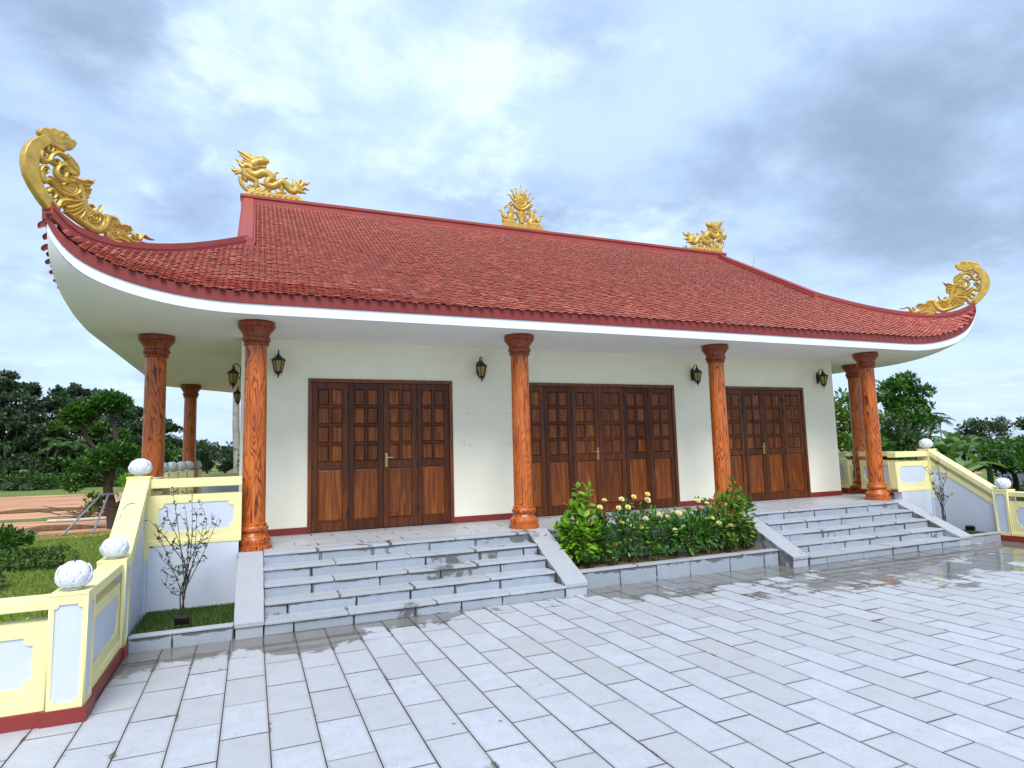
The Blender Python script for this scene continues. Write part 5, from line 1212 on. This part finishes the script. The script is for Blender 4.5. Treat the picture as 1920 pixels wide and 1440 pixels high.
# undergrowth at the wood's foot
for k in range(17):
    x = -31 + k * 1.5 + random.uniform(-.5, .5); y = 50.5 + random.uniform(-1.2, 1.2); r_ = random.uniform(.7, 1.25)
    shrub('wood_edge_shrub', 'low rounded shrub at the foot of the distant wood', x, y, G - .05, r_ * 1.5, r_ * 2.6, 6, 'leaf_mid' if k % 3 else 'leaf_bright', .26, 22, six=False, dense=520, group='shrubs along the wood edge')
def palm(label, x, y, h, nf, fl, tr, mat, group=None, name='palm_tree', droop=1.0):
    t = thing(name, label, 'palm', (x, y, G), group); mb = MB()
    top = Vector((x + random.uniform(-.2, .2), y, G + h)); mb.tube(crom([(x, y, G - .1), (x + random.uniform(-.1, .1), y, G + h * .5), tuple(top)], 4), [tr * (1.15 - .35 * i / 8) for i in range(9)], 7); mb.obj('trunk', 'palebark', t, 60)
    for k in range(nf):
        a = 2 * math.pi * k / nf + random.uniform(-.2, .2); el = random.uniform(.1, 1.1); l = fl * random.uniform(.8, 1.1)
        pts = []; n = 9
        for i in range(n):
            s_ = i / (n - 1); pts.append(top + Vector((math.cos(a) * l * s_ * math.cos(el * (1 - s_ * .8)), math.sin(a) * l * s_ * math.cos(el * (1 - s_ * .8)), l * (math.sin(el) * s_ - droop * .75 * s_ * s_))))
        P = []; D = []; S = []
        for i in range(1, n):
            for q in range(3):
                p = pts[i - 1].lerp(pts[i], q / 3 + .17); tt_ = (pts[i] - pts[i - 1]).normalized(); sd_ = tt_.cross(Vector((0, 0, 1))).normalized()
                for sg in (-1, 1): P.append(tuple(p)); D.append(tuple(sd_ * sg * .9 + tt_ * .7 + Vector((0, 0, -.35)))); S.append(l * .30 * math.sin(math.pi * min(.97, .12 + (i + q / 3) / n * .86)))
        me = leaves(np.array(P), np.array(D), np.array(S), mat, .16, .06, False); fo_ = link(me, 'frond', t)
    return t
for i, (x, y, h) in enumerate(((-18.0, 53, 3.6), (-15.4, 53.5, 3.9), (-14.6, 52.5, 3.3), (-13.6, 53, 3.5), (-20.6, 52, 3.0))):
    palm('slender palm with a pale trunk at the edge of the distant wood', x, y, h, 12, 1.7, .075, 'leaf_mid', 'slender palms at the wood edge')
palm('low stemless spreading palm beside the white roofed shed', -15.6, 50, .5, 16, 2.1, .12, 'leaf_palm', droop=.7)
t = thing('garden_shed', 'small shed with a pale sheet metal roof at the foot of the wood', 'shed', (-17.2, 52.2, G))
MB().box(-18.3, -16.2, 51.4, 53, G, .55).obj('wall', 'concrete', t); MB().prism([(-18.7, .50), (-15.8, .78), (-15.8, .84), (-18.7, .56)], 51.0, 53.3, 'y').obj('roof', 'metalroof', t)
# far trees seen under the left eave
for (x, y, h, w_, lab) in ((-8.6, 76, 5.2, 5.5, 'distant dark tree seen between the left gallery columns'), (-4.9, 80, 3.9, 3.6, 'distant cone shaped tree seen under the left eave'), (-2.9, 84, 3.4, 3.2, 'distant rounded tree just left of the pale bare trunk'), (-6.7, 90, 3.3, 4.0, 'low distant tree behind the far left column'), (-.6, 82, 3.4, 3.4, 'distant tree behind the pale bare trunk')):
    tree('distant_tree', lab, x, y, h, rand_crown(h, w_, 8, .2), .15, 'leaf_forest', 2600, .34, 'distant trees under the left eave', base=.3, shell=.3)
for k in range(9):
    x = -34 + k * 11 + random.uniform(-3, 3); tree('distant_tree', 'small faraway tree along the horizon behind the temple', x + 12, 170 + random.uniform(-15, 15), random.uniform(4, 6.5), rand_crown(5.5, 9, 6, .3), .2, 'leaf_forest', 700, .9, 'faraway trees along the horizon', base=.3)
for k in range(7):
    tree('distant_tree', 'low hazy tree in the far line behind the left gallery', -14 + k * 2.6 + random.uniform(-.6, .6), 104 + random.uniform(-6, 6), random.uniform(2.4, 3.4), rand_crown(2.9, 4.2, 6, .2), .12, 'leaf_forest', 1100, .42, 'far line of trees behind the left gallery', base=.25, shell=.25)
# pale bare trunk with props behind the left gallery
t = thing('bare_trunk', 'pale lopped tree trunk standing behind the left gallery', 'tree', (-.2, 14, G))
MB().tube(crom([(-.08, 14, G - .1), (-.14, 14, 1.2), (-.21, 14, 2.6), (-.2, 14, 5.4)], 5), [.17, .15, .135, .13, .13, .125, .12, .12, .118, .115, .113, .11, .11, .108, .105, .10], 10).obj('trunk', 'palebark', t, 60)
P, D = clump_pts([(.12, 14, 1.55), (.2, 14, 1.0), (.25, 13.9, 2.0), (-.1, 14.1, 5.4)], [.25, .3, .2, .6], 700, .3, 1.0); link(leaves(P, D, .2, 'leaf_topiary', .4, .5), 'foliage', t)
t2 = thing('tree_prop', 'grey pipe props leaning on the pale bare trunk', 'prop', (-.5, 14, G))
for (dx, dy) in ((-.75, -.3), (.5, -.5), (.1, .7)): MB().tube([(-.12 + dx, 14 + dy, G), (-.15, 14, .95)], .025, 6).obj('pole', 'steel', t2)
# cloud pruned tree with props
tx, ty = -3.62, 13.0
t = thing('cloud_pruned_tree', 'green cloud pruned tree with three foliage pads on the lawn edge', 'tree', (tx, ty, G)); mb = MB()
def limb(pts, r0, r1): pl_ = crom(pts, 6); mb.tube(pl_, [r0 + (r1 - r0) * i / (len(pl_) - 1) for i in range(len(pl_))], 9)
limb([(tx + .08, ty, G - .1), (tx + .0, ty, -.1), (tx - .10, ty, .45), (tx - .02, ty, .95)], .16, .11)
limb([(tx - .02, ty, .9), (tx + .1, ty, 1.5), (tx + .02, ty, 2.2), (tx - .12, ty, 2.85)], .095, .06); limb([(tx - .05, ty, .9), (tx - .4, ty + .1, 1.5), (tx - .75, ty, 2.1), (tx - .9, ty, 2.6)], .07, .045)
limb([(tx, ty, -.2), (tx + .45, ty, .2), (tx + .65, ty - .1, .9), (tx + .6, ty, 1.3)], .09, .05); limb([(tx - .08, ty, .5), (tx - .5, ty, .7), (tx - .85, ty, .8)], .08, .04); limb([(tx - .1, ty, .1), (tx - .4, ty, .2), (tx - .5, ty, .1)], .04, .02); limb([(tx - .05, ty, .6), (tx - .3, ty - .3, 1.2)], .07, .03)
mb.obj('trunk', 'bark', t, 60)
def pad(cs, rs, n, name='foliage_pad'):
    P, D = clump_pts(cs, rs, n, .66, .7); link(leaves(P, D, .145, 'leaf_topiary', .52, .4, False), name, t)
pad([(tx - .12, ty, 3.08), (tx - .35, ty, 3.02), (tx + .15, ty, 3.02), (tx - .1, ty - .25, 3.05), (tx - .1, ty + .25, 3.05)], [.42, .30, .30, .30, .30], 2400)
pad([(tx - .92, ty, 2.72), (tx - 1.12, ty, 2.6), (tx - .7, ty, 2.68), (tx - .9, ty - .2, 2.65), (tx - .9, ty + .2, 2.65)], [.40, .30, .28, .28, .28], 2200)
pad([(tx - .15, ty, 1.42), (tx + .35, ty, 1.45), (tx + .7, ty, 1.4), (tx - .55, ty, 1.2), (tx - .95, ty, .85), (tx - .2, ty - .4, 1.3), (tx + .3, ty + .4, 1.35), (tx - 1.0, ty, .62), (tx + .1, ty - .2, 1.6), (tx - .4, ty, .95)], [.42, .36, .34, .36, .32, .38, .38, .26, .30, .30], 3800)
pad([(tx - .48, ty, .12), (tx - .42, ty, -.1)], [.2, .16], 160, 'low_tuft')
t2 = thing('tree_prop', 'grey pipe props and brace round the cloud pruned tree', 'prop', (tx, ty, G))
for (a, b) in (((-4.5, 11.6, G), (-3.85, 12.85, .28)), ((-3.8, 11.7, G), (-3.66, 12.8, .28)), ((-2.9, 12.3, G), (-3.45, 12.9, .28))): MB().tube([a, b], .03, 7).obj('pole', 'steel', t2)
MB().tube([(-3.95, 12.8, .27), (-3.4, 12.78, .28)], .025, 6).obj('brace', 'steel', t2)
# heap of cut branches and a pipe in the yard
t = thing('branch_heap', 'heap of dead brown branches lying on the red earth yard', 'branches', (-4.6, 17.8, G))
for k in range(26):
    a = random.uniform(0, 3.14); c = Vector((-4.7 + random.gauss(0, .7), 17.8 + random.gauss(0, .35), G + random.uniform(.02, .35))); d = Vector((math.cos(a), math.sin(a) * .5, random.uniform(-.1, .35))) * random.uniform(.4, .9)
    MB().tube([c - d, c + Vector((0, 0, .05)), c + d], [.02, .025, .008], 5).obj('branch', 'soil', t)
P, D = clump_pts([(-4.7, 17.8, G + .12)], [.9], 300, .2, .3); link(leaves(P, D, .2, 'leaf_dry', .4, .5), 'dry_leaves', t)
tag(MB().tube(crom([(-6.1, 16.7, G + .03), (-5.2, 16.4, G + .04), (-4.2, 16.5, G + .04), (-2.6, 16.4, G + .03)], 5), .05, 8).obj('pipe', 'pipe', None, 60), 'pale plastic pipe lying on the red earth by the branches', 'pipe')
# hedge and shrubs on the lawn
t = thing('low_hedge', 'low clipped green hedge on the lawn at left', 'hedge', (-4.6, 5.8, G))
cs = [(-6.6 + i * .22, 5.85 + .35 * math.sin(i * .35) * .4 - i * .02, G + .16) for i in range(17)]; P, D = clump_pts(cs, [.24] * 17, 5200, .55, .85); link(leaves(P, D, .075, 'leaf_mid', .5, .5), 'foliage', t)
mb = MB()
for i in range(17): mb.tube([(cs[i][0], cs[i][1], G - .05), (cs[i][0] + .03, cs[i][1], G + .2)], .012, 5)
tag(mb.obj('stems', 'stem', t), kind='stuff')
shrub('lawn_shrub', 'rounded dark green shrub behind the low hedge at the left edge', -5.0, 8.3, G, .62, 1.5, 16, 'leaf_topiary', .12, 30, six=False, dense=1500)
shrub('lawn_shrub', 'low green shrub in front of the hedge at the left edge', -3.8, 3.4, G, .34, .9, 12, 'leaf_mid', .09, 24, six=False, dense=700)
for k, (x, y) in enumerate(((-1.55, -2.9), (-2.0, -2.85), (-1.75, -2.5))):
    shrub('ground_cover_plant', ['broad leaved plant behind the rail next to the corner post', 'broad leaved plant behind the low rail at the picture edge', 'broad leaved plant a little behind the low rail'][k], x, y, G, .74, .62, 12, 'leaf_bright', .12, 18, dense=120)
# right side
tree('garden_tree', 'leafy tree behind the right corner columns with a visible trunk', 28.1, 10, 5.4, [(0, 0, 4.75, .75), (-.7, 0, 4.4, .6), (.7, 0, 4.2, .7), (1.2, .3, 3.6, .6), (0, .4, 3.7, .8), (-.8, -.2, 3.3, .7), (.4, -.4, 3.1, .6), (-1.3, 0, 3.9, .4), (1.3, 0, 3.0, .5)], .16, 'leaf_topiary', 5200, .21, base=.3, shell=.3)
tree('garden_tree', 'yellow green bushy tree beside the right temple corner', 20.6, 6.8, 3.9, [(0, 0, 3.35, .6), (-.7, 0, 2.9, .7), (.6, 0, 2.8, .7), (0, .3, 2.2, .8), (-.9, 0, 2.0, .7), (.9, 0, 1.9, .7), (-1.4, .2, 2.6, .5)], .1, 'leaf_yellowish', 4200, .17, base=.3, shell=.3)
tree('garden_tree', 'dark leafy tree low behind the right gallery rail', 23.6, 7.6, 3.2, [(0, 0, 2.4, .8), (.9, 0, 2.0, .8), (-.9, 0, 1.8, .8), (0, 0, 1.4, .9), (1.6, .2, 1.5, .7)], .1, 'leaf_mid', 4200, .17, base=.25, shell=.3)
tree('garden_tree', 'broad dark green mango tree at the right picture edge', 23.4, 2.6, 2.6, [(0, 0, 1.75, .75), (-1.0, .2, 1.5, .65), (1.0, 0, 1.6, .8), (.2, -.5, 1.1, .8), (-.9, -.4, .9, .6), (1.8, .2, 1.4, .9), (1.2, -.5, .9, .8)], .12, 'leaf_topiary', 8200, .17, base=.25, shell=.45, wid=.4)
tree('garden_tree', 'dark shrubby tree between the banana plants and the mango tree', 27.5, 5.5, 2.5, [(0, 0, 1.7, .7), (-1.0, 0, 1.3, .7), (.9, 0, 1.4, .7), (0, 0, .9, .8), (2.0, 0, 1.3, .8)], .1, 'leaf_forest', 4200, .2, base=.25)
def banana(label, x, y, h, n):
    t = thing('banana_plant', label, 'banana plant', (x, y, G), 'banana plants beyond the right rail'); MB().tube([(x, y, G - .05), (x, y, G + h * .55)], [.12, .07], 8).obj('stalk', 'leaf_banana', t, 60)
    for k in range(n):
        a = 2 * math.pi * k / n + random.uniform(-.3, .3); el = random.uniform(.5, 1.35); l = h * random.uniform(.5, .68); V = []; m_ = 9; wd = .2
        for i in range(m_):
            s_ = i / (m_ - 1); c = Vector((x, y, G + h * .5)) + Vector((math.cos(a) * math.cos(el) * l * s_ * 1.2, math.sin(a) * math.cos(el) * l * s_ * 1.2, l * (math.sin(el) * s_ - .55 * s_ ** 2.4)))
            sd_ = Vector((-math.sin(a), math.cos(a), 0)); ww = wd * math.sin(math.pi * min(.985, .06 + s_ * .93)) ** .6 * random.uniform(.85, 1.05)
            V += [tuple(c + sd_ * ww + Vector((0, 0, .05))), tuple(c), tuple(c - sd_ * ww + Vector((0, 0, .05)))]
        F = []
        for i in range(m_ - 1):
            for j in (0, 1): F.append((i * 3 + j, i * 3 + j + 1, (i + 1) * 3 + j + 1, (i + 1) * 3 + j))
        link(mesh_np(np.array(V), F, 'leaf_banana', np.full(len(F), random.random()), 60), 'leaf', t)
for (x, y, h, lab) in ((21.6, 4.1, 2.5, 'banana plant nearest the sloping right rail'), (22.8, 4.4, 2.7, 'tall banana plant right of the lotus post beyond the rail'), (24.5, 4.6, 2.5, 'banana plant left of the mango tree'), (20.3, 3.0, 1.9, 'low banana plant just behind the sloping right rail'), (25.5, 6.3, 2.9, 'banana plant standing behind the others beyond the rail'), (24.4, 8.0, 2.9, 'banana plant beside the leafy tree trunk')):
    banana(lab, x, y, h, 8)
palm('young palm with long arching fronds right of the banana plants', 27.4, 5.0, 1.0, 12, 1.8, .1, 'leaf_palm', droop=.8)
palm('thin tall palm with drooping crown behind the leafy tree at right', 52.0, 25.0, 3.9, 13, 1.8, .09, 'leaf_forest', droop=1.25)
palm('faraway thin palm standing alone at right', 66, 33.0, 4.0, 12, 1.7, .08, 'leaf_forest', droop=1.3)
palm('very tall palm whose tip just shows above the roof ridge', 27.9, 25.0, 15.2, 14, 1.5, .14, 'leaf_mid', droop=.6)
t = thing('neighbour_house', 'pale house wall and roof half hidden beyond the banana plants', 'house', (31, 6.0, G)); MB().box(30, 32.2, 5.5, 7.5, G, .55).obj('wall', 'white', t); MB().prism([(29.8, .55), (31.1, .95), (32.4, .55)], 5.2, 7.8, 'y').obj('roof', 'metalroof', t)
for k in range(16):
    f_ = k / 15; x = 62 + 75 * f_ + random.uniform(-3, 3); y = 44 + 22 * math.sin(f_ * 2.2) + random.uniform(-4, 4) - 30 * f_; h = random.uniform(2.8, 4.6)
    tree('far_tree', 'dark tree in the far belt beyond the right hand gardens', x, y, h, rand_crown(h, 5.5, 6, .25), .15, 'leaf_forest', 900, .5, 'far belt of trees on the right', base=.3)
for k in range(10):
    x = 15.8 + k * .9 + random.uniform(-.2, .2); y = 2.2 + .55 * k + random.uniform(-.3, .3)
    shrub('rail_shrub', 'leafy shrub growing along the outside of the right gallery rail', x + 1.0, y, G, random.uniform(1.3, 1.8), 1.3, 8, 'leaf_mid', .16, 22, six=False, dense=420, group='shrubs outside the right gallery')
sc.cycles.max_bounces = 6; sc.cycles.diffuse_bounces = 3; sc.cycles.glossy_bounces = 3; sc.cycles.transmission_bounces = 4; sc.cycles.transparent_max_bounces = 4
